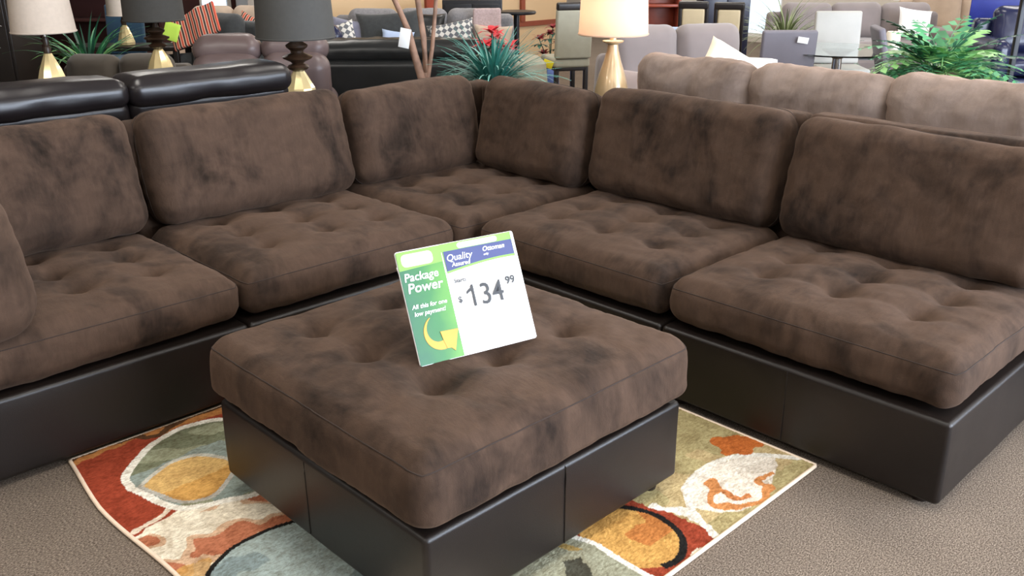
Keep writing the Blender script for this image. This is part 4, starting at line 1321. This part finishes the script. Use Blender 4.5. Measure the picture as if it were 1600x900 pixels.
pm = MB().add([(0, 0, 0), (.02, -.018, .012), (.05, -.016, .012), (.07, 0, -.004), (.05, .016, .012), (.02, .018, .012)], [(0, 1, 5), (1, 2, 4, 5), (2, 3, 4)]).mesh('petal', M['white'], True, 0)
rs = random.Random(5)
for k in range(7):
    hx, hy, hz = rs.uniform(-.10, .10), rs.uniform(-.10, .10), rs.uniform(.86, 1.04)
    tube([(0, 0, .72), (hx * .5, hy * .5, .85), (hx, hy, hz)], .003, M['leaf_dark'], 'stalk', t, 5)
    for i in range(8):
        o = link('petal', pm, t)
        o.matrix_local = Matrix.Translation((hx, hy, hz)) @ Matrix.Rotation(i * 2.399, 4, 'Z') @ Matrix.Rotation(-.9 + .1 * i, 4, 'Y')
t = thing('navy_chair', 'navy leather armchair half hidden between the black-shaded lamp and black tufted sofa', 'chair', (4.37, 6.91, 0), R(150))
soft('base', (.44, .70, .40), M['navyleather'], t, (0, 0, .24), r=.05, crown=0)
soft('backrest', (.42, .18, .52), M['navyleather'], t, (0, .28, .68), (R(-8), 0, 0), r=.07, seed=5)
for s_ in (-1, 1):
    soft('arm', (.10, .62, .26), M['navyleather'], t, (s_ * .19, -.05, .53), r=.045, seed=9 + s_)

# right background
f1 = frond_mesh('frond', M['leaf'], .52, .115, 1.3, 7)
f2 = frond_mesh('frond', M['leaf_light'], .50, .125, 1.6, 6)
f3 = frond_mesh('frond', M['leaf_dark'], .54, .11, 1.0, 7)
leg_table('plant_table', 'dark plant stand under the large fern at right', (6.48, 2.52, 0), .40, .40, .55, M['espresso'])
plant('potted_fern', 'large light and dark green fern behind the mocha sofa at right', (6.48, 2.52, .55), .20, .12, M['wicker'], [f1, f2, f3, f1, f2, f2, f1], 95, 1.4, part='frond', seed=12, scale=(.75, 1.1))
o1 = blade_mesh('blade', M['grass_olive'], .50, .007, 1.0)
o2 = blade_mesh('blade', M['grass_olive'], .46, .007, 1.6)
plant('tall_grass_plant', 'olive green wispy grass plant behind the steel grey chair', (8.78, 5.02, 0), .72, .11, M['wicker'], [o1, o2, o1], 130, 1.0, seed=14, scale=(1.0, 1.4))
plant('small_fern', 'small green leafy plant between steel grey and pale grey chairs', (8.86, 4.62, 0), .60, .09, M['wicker'], [f3, f1], 26, 1.2, part='frond', seed=15, scale=(.5, .75))
sofa('long_sofa', 'long grey beige sofa with three back cushions at far right', (11.0, 5.30, 0), R(-46), 2.1, M['mauvegrey'], 3, back_h=.76, cush_top=.86, arm_h=.58, arm_w=.16, seed=150)
pillow('scatter_pillow', 'white pillow on the long grey sofa at far right', (.40, .36, .14), M['white'], on_view(11.0, 5.30, .66, .55, -.24), (R(68), R(8), VIEW), None, 17)
sofa('navy_sofa', 'shiny navy leather sofa behind the fern at far right', (10.85, 3.12, 0), R(-52), 1.4, M['navyleather'], 2, back_h=.80, cush_top=.92, arm_h=.62, arm_w=.16, seed=160)
sofa('cream_sofa', 'cream sofa with rounded back near the top right corner', (12.75, 4.75, 0), R(-52), 1.5, M['beige'], 2, back_h=.86, cush_top=.92, arm_h=.6, arm_w=.16, seed=170)
t = thing('display_panel', 'royal blue display panel on a stand at the right picture edge', 'panel', (12.0, 3.95, 0), R(-60))
boxobj('board', (0, 0, .95), (.9, .03, 1.2), M['royal'], t, .006)
for x in (-1, 1):
    boxobj('leg', (x * .35, 0, .175), (.04, .04, .35), M['blackmetal'], t, .006)
    boxobj('foot', (x * .35, 0, .012), (.05, .35, .024), M['blackmetal'], t, .006)
t = thing('metal_shelf', 'dark metal shelf unit at the right picture edge beside the fern', 'shelf', (7.10, 2.00, 0), VIEW)
for x in (-1, 1):
    for y in (-1, 1):
        boxobj('post', (x * .22, y * .14, .85), (.035, .035, 1.7), M['blackmetal'], t, .005)
for z in (.2, .62, 1.2, 1.66):
    boxobj('shelf', (0, 0, z), (.44, .28, .02), M['espresso'], t, .004)
